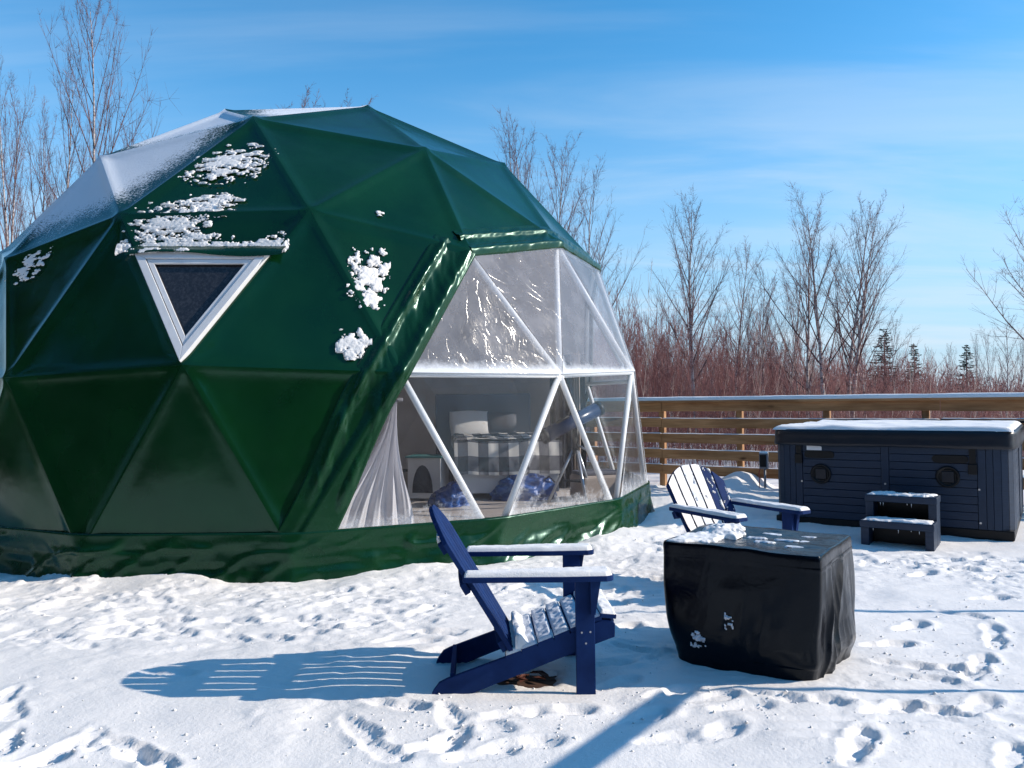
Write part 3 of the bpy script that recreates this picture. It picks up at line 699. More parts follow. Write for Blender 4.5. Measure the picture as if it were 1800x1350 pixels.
clump(265, 450, .36, .05, 20, .30, .02, lift=.082); clump(325, 450, .14, .05, 21, .36, .02, lift=.085)
#@@NEXT
# ------------------------------------------------------------------ snow laid on things
def snow_slab(name, parent, x0, x1, y0, y1, z, th, mt, M4=None, seed=0, res=.012, ragged=.0, edge=.012, drop=.004, hole=None, grain=26, hf=6):
    """a layer of snow on a flat top; rounded rim, uneven thickness, optional bare spots"""
    nx = max(4, int((x1-x0)/res)+1); ny = max(4, int((y1-y0)/res)+1)
    U, V_ = np.meshgrid(np.linspace(x0, x1, nx), np.linspace(y0, y1, ny), indexing='ij')
    e = np.minimum(np.minimum(U-x0, x1-U), np.minimum(V_-y0, y1-V_))
    if ragged: e = e-ragged*np.clip(fb2(U*9+seed*7, V_*9, 4, .6)*2-.7, 0, 2)
    n = fb2(U*grain+seed*3, V_*grain, 3, .55); h = th*np.sqrt(np.clip(e/edge, 0, 1))*(.55+.9*n)
    if hole is not None: h = np.where(fb2(U*hf+seed*5, V_*hf*1.4, 4, .6) < hole, -.01, h)
    ok = (e >= 0) & (h >= 0); h = np.where(ok, h, 0)-np.where(ok, 0, drop)
    P = np.stack([U, V_, z+h], -1)
    if M4 is not None: P = P@M4[:3, :3].T+M4[:3, 3]
    return grid_obj(name, P, mt, parent, keep=(ok if (ragged or hole is not None) else None))
def mat4(R, t):
    m = np.eye(4); m[:3, :3] = R; m[:3, 3] = t; return m

# ------------------------------------------------------------------ adirondack chairs
def chair(loc, rz, label, far):
    c = empty('adirondack_chair', loc, rz); tag(c, label, 'chair', 'navy adirondack chairs'); nv = M['navy']
    rail = [(-.405, -.02), (-.262, -.02), (-.262, .0), (.356, .228), (.454, .262), (.456, .322), (.440, .338), (.396, .343), (.264, .290), (-.33, .087), (-.365, .070), (-.392, .035), (-.402, .012)]
    for s in (-1, 1):
        MB().prism(rail, 'y', s*.235-.0125, s*.235+.0125).build('side_rail', nv, c, bevel=.003)
        lg = MB().box((.313, s*.264, .263), (.088, .028, .566)).build('front_leg', nv, c, bevel=.003)
        MB().prism([(.335, .38), (.357, .38), (.385, .545), (.335, .545)], 'y', s*.292-.012, s*.292+.012).build('arm_bracket', nv, c, bevel=.002)
        for bx_, bz in ((.295, .295), (.335, .297), (.314, .245)):
            MB().tube([(bx_, s*.2785, bz), (bx_, s*.2815, bz)], .0045, 8).build('bolt', M['steel'], lg)
        # arm board, wider at the front
        yo = s*.305
        poly = [(-.250, yo-.030), (-.235, yo-.040), (.0, yo-.052), (.20, yo-.066), (.40, yo-.068), (.425, yo-.058), (.436, yo-.035), (.436, yo+.035), (.425, yo+.058), (.40, yo+.068), (.20, yo+.064), (.0, yo+.046), (-.235, yo+.034), (-.250, yo+.024)]
        arm = MB().prism(poly, 'z', .547, .572).build('arm', nv, c, bevel=.004)
        # snow on the arm follows its outline
        U = np.linspace(-.243, .43, 130); wl = np.interp(U, [-.243, 0, .2, .40, .43], [.033, .048, .062, .064, .045]); T_ = np.linspace(-1, 1, 22); UU, TT = np.meshgrid(U, T_, indexing='ij')
        e = np.minimum((1-np.abs(TT))*wl[:, None], np.minimum(UU+.243, .43-UU)); h = (.016+.010*fb2(UU*14+s*5, TT*3, 3))*np.sqrt(np.clip(e/.014, 0, 1)); h[:, 0] = h[:, -1] = -.002; h[0] = h[-1] = -.002
        grid_obj('snow', np.stack([UU, yo+TT*wl[:, None], .572+h], -1), M['snow_lump'], arm)
    MB().box((-.305, 0, .062), (.020, .444, .085), ).build('rear_stretcher', nv, c, bevel=.003)
    MB().box((.445, 0, .30), (.020, .444, .07)).build('front_apron', nv, c, bevel=.003)
    # leaning back: local frame (y across, w up along the back)
    tilt = math.radians(30.5); wv = np.array([-math.sin(tilt), 0, math.cos(tilt)]); nv_ = np.array([math.cos(tilt), 0, math.sin(tilt)]); o = np.array([-.005, 0, .165])
    W = .80; ns = 6
    for k in range(ns):
        f = (k+.5)/ns-.5
        def half(w_): return .245+.045*min(1, w_/W)           # half width of the whole back, fanning out
        yl0, yr0 = (k/ns-.5), ((k+1)/ns-.5); gap = .0055
        def topw(y): return W-.005-.165*(abs(y)/.29)**2.3
        outl = []
        m_ = 7
        b0 = 2*half(0); b1 = 2*half(W)
        outl.append((yl0*b0+gap, 0)); outl.append((yr0*b0-gap, 0))
        for q in range(m_+1):
            y = (yr0*b1-gap)+(yl0*b1+2*gap-yr0*b1)*q/m_; outl.append((y, topw(y)))
        g = MB(); n_ = len(outl); V = [o+wv*w_+np.array([0, y, 0])+nv_*d for d in (-.011, .011) for y, w_ in outl]
        g.add(V, [tuple(range(n_)), tuple(range(2*n_-1, n_-1, -1))]+[(i, i+n_, (i+1) % n_+n_, (i+1) % n_) for i in range(n_)])
        sl = g.build('back_slat', nv, c, bevel=.0025)
        if far:
            # snow plastered on the left slats and along the joints of the others
            dens = [.0, .0, .015, .17, .62, .66][k]
            ny, nw = 18, 150; T_, Wg = np.meshgrid(np.linspace(0, 1, ny), np.linspace(.0, 1, nw), indexing='ij')
            yb0 = yl0*b0+gap+.002; yb1 = yr0*b0-gap-.002; yt0 = yl0*b1+gap+.002; yt1 = yr0*b1-gap-.002
            Wm = Wg*(W-.012); fr = Wm/W; Yg = (yb0+(yt0-yb0)*fr)+((yb1+(yt1-yb1)*fr)-(yb0+(yt0-yb0)*fr))*T_
            lim = np.array([[topw(y) for y in r] for r in Yg])-.004; Wm = np.minimum(Wm, lim)
            nz = fb2(Yg*24+k*3, Wm*20, 4, .65)
            base_snow = sstep(.40, .16, Wm)                         # heaped towards the seat
            side = (1-T_) if True else T_
            val = nz+.55*base_snow+(.30*sstep(.35, 0., side) if k >= 3 else 0)
            ok = val > dens+.12*(k >= 3)
            if k < 3: ok = nz > (.10, .14, .24)[k]
            h = .003+.007*nz+.022*base_snow*nz
            ok[0] = ok[-1] = ok[0]; P = o+wv*Wm[..., None]+np.stack([0*Yg, Yg, 0*Yg], -1)+nv_*(.0115+np.where(ok, h, -.002))[..., None]
            grid_obj('snow', P, M['seat_snow'] if k == 2 else M['snow_lump'], sl, keep=ok, flip=True)
    for w_, hw, th in ((.62, .235, .026), (.42, .30, .028), (.09, .235, .026)):
        cc = o+wv*w_-nv_*(.011+th/2+.001); R_ = np.stack([nv_, np.array([0, 1., 0]), wv], 1)
        pl = []
        for q in range(13):
            y = -hw+2*hw*q/12; pl.append((y, .022+.028*(1-(y/hw)**2)))
        pl2 = [(y, -.030) for y, _ in reversed(pl)]
        g = MB(); ol = pl+pl2; n_ = len(ol); V = [cc+R_@np.array([d, y, z]) for d in (-th/2, th/2) for y, z in ol]
        br = g.add(V, [tuple(range(n_)), tuple(range(2*n_-1, n_-1, -1))]+[(i, i+n_, (i+1) % n_+n_, (i+1) % n_) for i in range(n_)]).build('back_brace', nv, c, bevel=.003)
        if w_ > .5:
            q = cc+wv*.028; snow_slab('snow', br, -.013, .012, -hw+.03, hw-.03, 0, .03, M['snow_lump'], mat4(R_, q), seed=4, res=.006, edge=.012)
    # seat slats on the curve of the rails
    sx = [(-.020, .178, 18), (.055, .207, 19), (.130, .236, 20), (.206, .266, 21), (.282, .298, 21), (.355, .330, 17), (.424, .348, -6)]
    for k, (x, z, a) in enumerate(sx):
        a = math.radians(a); R_ = np.array([[math.cos(a), 0, -math.sin(a)], [0, 1, 0], [math.sin(a), 0, math.cos(a)]]); wd = .076
        sl = MB().box((x, 0, z+.011), (wd, .50, .020), R_).build('seat_slat', nv, c, bevel=.003)
        snow_slab('snow', sl, -wd/2+.001, wd/2-.001, -.248, .248, 0, .020 if far else .016, M['snow_lump'] if far or k in (0, 6) else M['seat_snow'], mat4(R_, np.array([x, 0, z+.021])), seed=k, res=.007, edge=.008)
    # heap in the crease of the seat
    p = at_z(0, 0) if False else None
    U, T_ = np.meshgrid(np.linspace(-.01, .075, 14), np.linspace(-.245, .245, 90), indexing='ij')
    hp = .235+.045*np.exp(-((U-.005)/.03)**2)*(.4+1.1*fb2(T_*11, U*20, 3))+(0.10*np.exp(-((U-.0)/.04)**2)*(.3+fb2(T_*8, U*12+4, 3)) if far else 0)
    hp[-1] = .20; hp[:, 0] = hp[:, -1] = .18
    grid_obj('snow', np.stack([U, T_, hp], -1), M['snow_lump'], c)
    return c
chair((0, 3.94, -.012), math.radians(2.5), 'navy adirondack chair in the foreground seen from its side, casting a long shadow', False)
chair((1.545, 5.73, -.005), math.radians(-60), 'navy adirondack chair with snow plastered on its back, behind the covered fire pit', True)

# ------------------------------------------------------------------ covered fire pit
FA = math.radians(-34.5)                       # the deck's main direction, shared by fence and tub
pit = empty('covered_fire_pit', (1.300, 4.235, 0), FA); tag(pit, 'square fire pit table under a black vinyl cover, between the two chairs', 'fire pit')
nth, nz = 520, 90; AX = 1.14
th = np.linspace(0, 2*math.pi, nth, endpoint=False); hs = .348
zs = np.concatenate([np.linspace(-.03, .58, nz-8), [.592, .600, .605, .607]]); P = []
def sq(t, p):
    c, s = np.cos(t), np.sin(t); return 1/(np.abs(c)**p+np.abs(s)**p)**(1/p)
for z in zs:
    f = np.clip(z/.60, 0, 1); r = hs*sq(th, 9+17*sstep(.1, .5, z))
    r = r*(1+.012*np.sin(math.pi*f)-.030*sstep(.25, 0, f)+.012)
    cx, sy = np.cos(th), np.sin(th)
    right = sstep(.45, .95, cx); front = sstep(.5, .95, -sy); left = sstep(.4, .95, -cx)
    # long vertical gathers on the right side, tucked-in hem on the left
    ridge_ = lambda a, b, o=1: np.abs(fb2(a, b, o, .5)-.5)
    sd_ = sy/np.maximum(np.abs(cx), np.abs(sy))*1.0; fd_ = cx/np.maximum(np.abs(cx), np.abs(sy))
    # right side: hanging gathers with sharp crests that fan out from the top corner and slump towards the hem
    fold = right*(-.014+.11*(.20-ridge_(sd_*1.25+.45*f+7, f*.5+5))+.060*(.2-ridge_(sd_*2.3-.8*f, f*.7+8))+.012*(.2-ridge_(sd_*5+1.2*f+3, f*1.6+3, 2)))*(.35+.65*sstep(1.0, .7, f))
    fold += front*(-.006+.022*(.2-ridge_(fd_*1.2+.7*f, f*1.0+20))+.012*(.2-ridge_(fd_*3.2-1.1*f, f*2.4+24, 2))+.02*(fb2(fd_*.8, f*.9+20, 2)-.5))
    fold += left*(.03*(fb2(th*3, f*2.2+33, 3)-.5)-.055*sstep(.4, 0, f))-front*sstep(.2, -1., fd_)*.0
    fold += .035*right*sstep(.38, .1, f)*(.3+.8*fb2(sd_*1.6, f*4+2, 2))*sstep(-.02, .16, f)
    hem = (.006*np.exp(-((z-.540)/.005)**2)-.004*np.exp(-((z-.531)/.004)**2))*(right+.25*front)
    top = np.where(z > .585, (z-.585)/.022, 0); shrink = 1-.014*top**2
    r2 = (r+fold*sstep(1.02, .86, f)+hem)*shrink
    zz_ = z+np.where(f > .5, .018*(fb2(cx*2+4, sy*2, 2)-.5), 0)+np.where(f < .1, .03*(fb2(th*2.2, 0*th, 3)-.5), 0)
    P.append(np.stack([r2*cx*AX, r2*sy, zz_], -1))
top_r = np.linalg.norm(P[-1][:, :2], axis=1)
for s_ in np.linspace(.975, 0, 34):
    x = P[nz-5][:, 0]*s_; y = P[nz-5][:, 1]*s_
    e_ = (1-s_)*hs
    zt = .607+.018*(fb2(np.cos(th)*2+4, np.sin(th)*2, 2)-.5)*s_+.010*(fb2(x*7+3, y*7, 3)-.5)*sstep(0, .06, e_)-.010*sstep(0, .25, e_)+.004*np.abs(fb2(x*22+9, y*14, 2)-.5)*sstep(0, .05, e_)
    P.append(np.stack([x, y, zt], -1))
P = np.stack(P, 1); P = P[:, [i for i in range(P.shape[1])]]
cov = grid_obj('cover', P, M['cover'], pit, wrap=True)
SL = dict(M4=None)
snow_slab('snow', cov, -.38, -.10, -.05, .34, .598, .042, M['snow_lump'], seed=3, ragged=.16, edge=.10, grain=12, res=.006)
snow_slab('snow', cov, -.39, -.14, -.32, .12, .600, .016, M['snow_lump'], seed=8, ragged=.10, edge=.03, grain=30, res=.007)
for k, (x, y, a, b) in enumerate([(.02, .20, .12, .05), (.13, .05, .14, .04), (.20, .20, .10, .045), (.05, -.05, .11, .035), (.24, -.12, .13, .04), (.12, -.22, .16, .03), (-.02, .05, .12, .05), (.25, .05, .09, .04), (-.05, -.22, .16, .03), (.10, .29, .12, .03)]):
    snow_slab('ice_flake', cov, x-a/2, x+a/2, y-b/2, y+b/2, .600, .004, M['seat_snow'], seed=20+k, ragged=.03, edge=.01, res=.006)
for k, (x, z, wv_, hv) in enumerate([(-.20, .13, .10, .09), (-.04, .24, .05, .09), (-.05, .36, .08, .02)]):
    # a little snow knocked on to the front of the cover
    R_ = np.array([[1, 0, 0], [0, 0, -1.], [0, 1, 0]]); snow_slab('snow', cov, -wv_/2, wv_/2, -hv/2, hv/2, 0, .010, M['seat_snow'], mat4(R_, np.array([x, -hs*1.02-.004, z])), seed=40+k, ragged=.03, hole=.55, hf=38, edge=.008, res=.004)

# ------------------------------------------------------------------ hot tub
tub = empty('hot_tub', (2.825, 8.59, 0), FA); tag(tub, 'square hot tub with dark slatted cabinet and snow on its black cover', 'hot tub')
TW = 2.20; TZ = .855
# local: x along the front from the left corner, y into the depth, z up
MB().box((TW/2, TW/2, .035), (TW-.02, TW-.02, .09)).build('base', M['black_plastic'], tub, bevel=.01)
MB().box((TW/2, TW/2, .45), (TW-.10, TW-.10, .80)).build('cabinet', M['black_plastic'], tub)
bz = np.linspace(.08, TZ-.005, 11)
def panel_rows(x0, x1, M4):
    for k in range(10):
        z0, z1 = bz[k]+.0022, bz[k+1]-.0022; V = []
        g = MB().box(((x0+x1)/2, .018, (z0+z1)/2), (x1-x0, .026, z1-z0)); g.v = [tuple(M4[:3, :3]@np.array(v)+M4[:3, 3]) for v in g.v]; g.build('slat', M['tub_slat'], tub, bevel=.003)
sides = [mat4(np.eye(3), np.zeros(3)), mat4(rotz(math.pi/2), np.array([TW, 0, 0])), mat4(rotz(math.pi), np.array([TW, TW, 0])), mat4(rotz(-math.pi/2), np.array([0, TW, 0]))]
for si, M4 in enumerate(sides):
    panel_rows(.300, 1.063, M4); panel_rows(1.137, 1.900, M4)
    g = MB().box((1.10, .012, (.08+TZ)/2), (.070, .030, TZ-.09)); g.v = [tuple(M4[:3, :3]@np.array(v)+M4[:3, 3]) for v in g.v]; g.build('centre_post', M['tub_slat'], tub, bevel=.003)
    # rounded corner post made of upright ribs (corner at the left end of each side)
    cr = .17; cut = [(.298, 0), (.228, 0), (cr, 0)]+[(cr-cr*math.sin(a), cr-cr*math.cos(a)) for a in (math.pi/8, math.pi/4, 3*math.pi/8)]+[(0, cr), (0, .228), (0, .298)]
    for k in range(len(cut)-1):
        a = np.array([*cut[k], 0]); b = np.array([*cut[k+1], 0]); t_ = nrm(b-a); n_ = np.array([t_[1], -t_[0], 0])
        n_ = n_ if n_@(a-np.array([.4, .4, 0])) > 0 else -n_
        a2 = a+t_*.0018; b2 = b-t_*.0018; g = MB(); V = [a2, b2, b2-n_*.03, a2-n_*.03]; V = [v+np.array([0, 0, z]) for z in (.08, TZ-.004) for v in V]; V = [M4[:3, :3]@v+M4[:3, 3] for v in V]
        g.add(V, [(0, 1, 2, 3), (4, 7, 6, 5), (0, 4, 5, 1), (1, 5, 6, 2), (2, 6, 7, 3), (3, 7, 4, 0)]).build('corner_rib', M['tub_slat'], tub, bevel=.003)
def oval(x, z, w_, h_, y0, y1):
    p = []
    for q in range(9): a = math.pi/2+math.pi*q/8; p.append((x-w_/2+h_/2+h_/2*math.cos(a), z+h_/2*math.sin(a)))
    for q in range(9): a = -math.pi/2+math.pi*q/8; p.append((x+w_/2-h_/2+h_/2*math.cos(a), z+h_/2*math.sin(a)))
    return MB().prism(p, 'y', y0, y1)
oval(.47, .745, .30, .075, -.006, .01).build('handle_recess', M['black_plastic'], tub, bevel=.003); oval(1.675, .735, .31, .075, -.006, .01).build('handle_recess', M['black_plastic'], tub, bevel=.003)
for x in (.265, 1.865):
    st = MB().box((x, -.008, .80), (.055, .012, .22)).build('strap', M['black_plastic'], tub, bevel=.003)
    MB().box((x, -.020, .645 if x > 1 else .70), (.075, .022, .10)).build('buckle', M['black_plastic'], st, bevel=.006)
for x, z in ((.485, .545), (1.655, .565)):
    sp_ = empty('speaker', (x, 0, z)); sp_.parent = tub
    pts = [(0.088, .004), (.100, -.004), (.104, -.014), (.096, -.020), (.084, -.016), (.074, -.008), (.0, -.006)]
    k = 40; V = []; F = []
    for r_, y in pts:
        for j in range(k): a = 2*math.pi*j/k; V.append((r_*math.cos(a), y, r_*math.sin(a)))
    for i in range(len(pts)-1):
        for j in range(k): F.append((i*k+j, i*k+(j+1) % k, (i+1)*k+(j+1) % k, (i+1)*k+j))
    MB().add(V, F).build('rim', M['black_plastic'], sp_, True)
    MB().box((0, -.010, 0), (.105, .012, .105)).build('grille', M['tub_vinyl'], sp_, bevel=.02, seg=4)
    for a in range(4):
        an = a*math.pi/2; MB().box((.066*math.cos(an), -.013, .066*math.sin(an)), (.012 if a % 2 == 0 else .06, .008, .06 if a % 2 == 0 else .012)).build('lobe', M['black_plastic'], sp_, bevel=.003)
MB().prism([(.345, .79), (.495, .79), (.495, .825), (.465, .848), (.345, .848)], 'y', -.004, .004).build('sticker', M['sticker'], tub)
for x, z in ((.29, .46), (1.915, .455), (1.92, .14), (1.10, .47)):
    MB().tube([(x, -.007, z), (x, .0, z)], .010, 10).build('screw', M['steel'], tub)
# vinyl cover with hanging skirt
nth = 320; th = np.linspace(0, 2*math.pi, nth, endpoint=False); P = []
hw = TW/2+.022; rr = hw*sq(th, 16); prof = [(.838, .004), (.845, .012), (.87, .012), (.90, .006), (.94, .004), (.98, .004), (.998, -.004), (1.008, -.018), (1.011, -.04)]
for z, dr in prof:
    wv_ = .010*(fb2(th*9, 0*th+z*9, 3)-.5)*(1-sstep(.9, 1.0, np.full(nth, z)))
    P.append(np.stack([TW/2+(rr+dr+wv_)*np.cos(th), TW/2+(rr+dr+wv_)*np.sin(th), z+.012*(fb2(th*3, 0*th, 2)-.5)*(z < .86)], -1))
for s_ in (.8, .5, .2, 0): P.append(np.stack([TW/2+rr*s_*np.cos(th), TW/2+rr*s_*np.sin(th), np.full(nth, 1.016)], -1))
cv = grid_obj('cover', np.stack(P, 1), M['tub_vinyl'], tub, wrap=True)
snow_slab('snow', cv, -.012, TW+.0, -.006, TW-.04, 1.006, .040, M['snow_lump'], seed=2, res=.02, edge=.05, grain=3, ragged=.012)
MB().tube([(.10, TW+.10, .20), (.10, TW+.10, 1.03), (TW+.12, TW+.10, 1.03), (TW+.12, TW+.10, .20)], .02, 8).build('cover_lifter', M['black_plastic'], tub, True)
MB().tube([(TW+.12, TW*.45, 1.02), (TW+.12, TW*.45, .62)], .022, 8).build('lifter_arm', M['black_plastic'], tub, True)
MB().tube([(TW+.12, TW*.45, 1.03), (TW+.12, TW+.10, 1.03)], .022, 8).build('lifter_arm', M['black_plastic'], tub, True)

# ------------------------------------------------------------------ steps
s0 = at_z(1513, 955); stp = empty('tub_steps', (s0[0], s0[1], 0), FA); tag(stp, 'two-tread dark plastic steps in front of the hot tub, dusted with snow', 'steps')
SWd = .60
for yy, zt in ((0.0, .215), (.24, .425)):
    for x in (.035, SWd-.035):
        MB().box((x, yy+.125, (zt-.06)/2-.02), (.070, .23, zt-.02)).build('leg', M['tub_slat'], stp, bevel=.006)
    MB().box((SWd/2, yy+.232, (zt-.06)/2-.01), (SWd-.142, .016, zt-.06)).build('riser', M['black_plastic'], stp, bevel=.002)
    tr_ = MB().box((SWd/2, yy+.123, zt-.032), (SWd+.012, .262, .064)).build('tread', M['tub_slat'], stp, bevel=.012, seg=3)
    snow_slab('snow', tr_, .005, SWd-.01, yy+.0, yy+.235, zt-.002, .018, M['snow_lump'], seed=12+int(zt*9), res=.01, ragged=.04, edge=.03, hole=.36, grain=18)
    for q in range(5):
        x = rng.uniform(.1, SWd-.1); MB().tube([(x, yy-.004, zt-.066), (x, yy-.004, zt-.075-.03*rng.random())], [.003, .0006], 5).build('icicle', M['seat_snow'], stp, True)

# ------------------------------------------------------------------ fence
fA = np.array([2.06, 12.5, 0]); fd = np.array([math.cos(FA), math.sin(FA), 0]); start = fA-fd*5.0
fen = empty('board_fence', tuple(start), FA); tag(fen, 'brown horizontal board fence with snow lying along its top rail', 'fence')
FLn = 13.0; TOPZ = 1.355
zc = [1.215, .975, .735, .495, .255]
for x0, x1 in ((0, 4.2), (4.2, 5.32), (5.32, 9.15), (9.15, 13.0)):
    for k, z in enumerate(zc):
        dz = rng.gauss(0, .004)
        b_ = MB().box(((x0+x1)/2, rng.gauss(0, .002), z+dz), (x1-x0-.006, .034, .140)).build('board', M['fence'], fen, bevel=.004)
        if k: snow_slab('snow', b_, x0+.003, x1-.003, -.016, .017, z+dz+.070, .012, M['snow_lump'], seed=k*7+int(x0), res=.03, edge=.010, grain=6)
rl = MB().box((FLn/2, .02, TOPZ-.055), (FLn, .14, .036)).build('top_rail', M['fence'], fen, bevel=.004)
nx = 700; U, T_ = np.meshgrid(np.linspace(0, FLn, nx), np.linspace(-1, 1, 14), indexing='ij'); hh = (.050+.012*fb2(U*3, T_*1.2, 3))*np.sqrt(np.clip(1-np.abs(T_)**3, 0, 1))
grid_obj('snow', np.stack([U, .02+T_*.068, TOPZ-.038+hh], -1), M['snow_lump'], rl)
for x in np.arange(.1, FLn, 1.225):
    x_ = x+5.30-5.0
    if x_ > FLn-.05: break
    MB().box((x_, .066, .62), (.088, .088, 1.30)).build('post', M['post'], fen, bevel=.004)
# supply post with outlet box
e0 = at_z(1345, 853, .06); e0 = e0*.955; ep = empty('outlet_post', (e0[0], e0[1], 0), FA); ep.scale = (.72, .72, .85); tag(ep, 'grey electrical outlet box on a steel post beside the hot tub', 'outlet box')
MB().tube([(0, 0, -.02), (0, 0, .42)], .022, 10).build('conduit', M['grey_box'], ep, True)
bb = MB().box((-.01, -.02, .54), (.16, .10, .26)).build('box', M['grey_box'], ep, bevel=.012); MB().box((-.012, -.076, .545), (.125, .018, .20)).build('cover_flap', M['black_plastic'], bb, bevel=.01)
snow_slab('snow', bb, -.088, .068, -.068, .028, .668, .03, M['snow_lump'], seed=5, res=.012, edge=.03)
pts = [(-.07, -.05, .42), (-.10, -.06, .34), (-.085, -.07, .20), (-.09, -.08, .08), (-.06, -.10, .02), (.02, -.14, .04)]
MB().tube([np.array(p) for p in pts], .008, 6).build('cable', M['red_cable'], ep, True)
#@@NEXT
# ------------------------------------------------------------------ inside the dome
def place(px, py, z): return at_z(px, py, z)
FZ = .13
# bed
bd = empty('bed', (-.16, 10.85, FZ+.02), math.radians(6)); bd.scale = (.84, 1, 1.16); tag(bd, 'bed with black and white plaid blanket seen through the clear panes', 'bed')
MB().box((0, 0, .16), (1.5, 2.0, .22)).build('bed_base', M['white_board'], bd, bevel=.01)
MB().box((0, 0, .42), (1.52, 2.02, .30)).build('mattress', M['linen'], bd, bevel=.06, seg=4)
nu_, nv_2 = 90, 70; U, V_ = np.meshgrid(np.linspace(-1.12, 1.12, nu_), np.linspace(-1.02, .45, nv_2), indexing='ij')
rx = np.clip(np.abs(U)-.76, 0, 9); topz = .60+.05*fb2(U*3, V_*3, 3); Xb = np.sign(U)*np.minimum(np.abs(U), .78+.06*np.minimum(rx, .3)); Zb = topz-rx*.95+.02*(fb2(U*9, V_*9, 2)-.5)
fy = np.clip(-.98-V_, 0, 9); Pb = np.stack([Xb, V_+0*U, Zb], -1)
bl = grid_obj('blanket', Pb, M['plaid'], bd)
uvl = bl.data.uv_layers.new(name='UVMap'); li = np.empty(len(bl.data.loops), int); bl.data.loops.foreach_get('vertex_index', li)
uv = np.stack([U.ravel()[li]/.30, V_.ravel()[li]/.30], -1); uvl.data.foreach_set('uv', uv.ravel().astype(np.float32))
# hanging front fall of the blanket
U2, W2 = np.meshgrid(np.linspace(-.80, .80, 90), np.linspace(0, 1, 24), indexing='ij'); yb = -1.02-.05*np.sin(W2*1.57)-.03*(fb2(U2*6, W2*2, 2)-.5); zb = .615-.36*W2**1.1+.03*(fb2(U2*3, W2*0, 2)-.5)
bf = grid_obj('blanket_fall', np.stack([U2, yb, zb], -1), M['plaid'], bd)
uvl = bf.data.uv_layers.new(name='UVMap'); li = np.empty(len(bf.data.loops), int); bf.data.loops.foreach_get('vertex_index', li)
uvl.data.foreach_set('uv', np.stack([U2.ravel()[li]/.30, -3.4-W2.ravel()[li]*1.2], -1).ravel().astype(np.float32))
MB().box((-.2, 1.06, .55), (1.7, .07, 1.15)).build('headboard', M['grey_fabric'], bd, bevel=.03, seg=3)
def pillow(name, loc, rz, tilt, size, mt, label):
    o = empty(name, loc, rz); tag(o, label, 'pillow', 'pillows on the bed'); n = 26; U, V_ = np.meshgrid(np.linspace(-1, 1, n), np.linspace(-1, 1, n), indexing='ij')
    h = size[2]*np.clip((1-U**2), 0, 1)**.45*np.clip((1-V_**2), 0, 1)**.45; sh = 1-.06*np.abs(U*V_); R_ = np.array([[1, 0, 0], [0, math.cos(tilt), -math.sin(tilt)], [0, math.sin(tilt), math.cos(tilt)]])
    for s, nm in ((1, 'case_front'), (-1, 'case_back')):
        P = np.stack([U*size[0]*sh, V_*size[1]*sh, s*h], -1)@R_.T; grid_obj(nm, P, mt, o, flip=s < 0)
    return o
pillow('pillow', (-.62, 11.55, 1.02), .2, 1.0, (.30, .22, .09), M['linen'], 'white pillow leaning at the head of the bed')
pillow('pillow', (-.20, 11.60, 1.02), -.1, 1.0, (.26, .20, .08), M['grey_fabric'], 'grey pillow leaning at the head of the bed')
# bedside cupboard
bc = empty('bedside_cupboard', (-1.06, 9.95, FZ), math.radians(-10)); tag(bc, 'low white bedside cupboard with a dark opening, left of the bed', 'cupboard')
MB().box((0, 0, .28), (.42, .40, .50)).build('carcass', M['white_board'], bc, bevel=.008); MB().box((0, -.02, .54), (.46, .42, .022)).build('top', M['teal'], bc, bevel=.005)
MB().prism([(-.02+.13*math.cos(a), .10+.34*math.sin(a)) for a in np.linspace(0, math.pi, 13)], 'y', -.206, -.198).build('opening', M['dark_cloth'], bc)  # dark plate on the closed front, painted in for the shade inside the opening
# dark pillow / box on the cupboard, dark settee on the left
st_ = empty('settee', (-2.25, 10.0, FZ), math.radians(20)); tag(st_, 'dark upholstered settee half hidden behind the gathered curtain', 'settee')
MB().box((0, 0, .22), (1.2, .6, .36)).build('seat', M['dark_cloth'], st_, bevel=.05, seg=3); MB().box((0, .26, .55), (1.2, .16, .5)).build('backrest', M['dark_cloth'], st_, bevel=.05, seg=3)
# gathered sheer curtain at the left strut
top = DV[LL]*.955+DC; ct = empty('curtain', (float(DV[Qm][0]*.5+DV[Q0][0]*.5+DC[0]), float(DV[Qm][1]*.5+DV[Q0][1]*.5+DC[1]), FZ)); tag(ct, 'pale sheer curtain gathered at the top and spreading at the floor inside the dome', 'curtain')
bl_, br_ = np.array([-1.74, 6.42, FZ]), np.array([-.84, 7.12, FZ])
nu_, nw = 240, 70; U, Wd = np.meshgrid(np.linspace(0, 1, nu_), np.linspace(0, 1, nw), indexing='ij')
spread = .10+.90*sstep(.02, .8, Wd)*(.50+.50*Wd)
c0 = bl_*(1-U[..., None])+br_*U[..., None]; mid = (bl_*.30+br_*.70); base = mid+(c0-mid)*spread[..., None]
zt = top[2]-.04+(FZ+.02-(top[2]-.04))*Wd; xy = top[:2]*(1-Wd[..., None]**.85)+base[..., :2]*Wd[..., None]**.85; off = (base[..., :2]-mid[:2])*(1-Wd[..., None]**.85)*.18
nin = nrm([-.98, 1.12]); fold = (.050*np.sin(U*38+2*fb2(U*6, Wd*1.5, 2))+.014*np.sin(U*97+1))*(.35+.65*sstep(1, .1, Wd))
P = np.concatenate([xy+off+nin*(fold+.03)[..., None], zt[..., None]], -1)-np.array([ct.location[0], ct.location[1], ct.location[2]])
grid_obj('sheer', P, M['sheer'], ct); MB().tube([top-np.array([*ct.location])+np.array([0, 0, q]) for q in (-.20, -.17)], .055, 12).build('tie', M['grey_fabric'], ct, True)
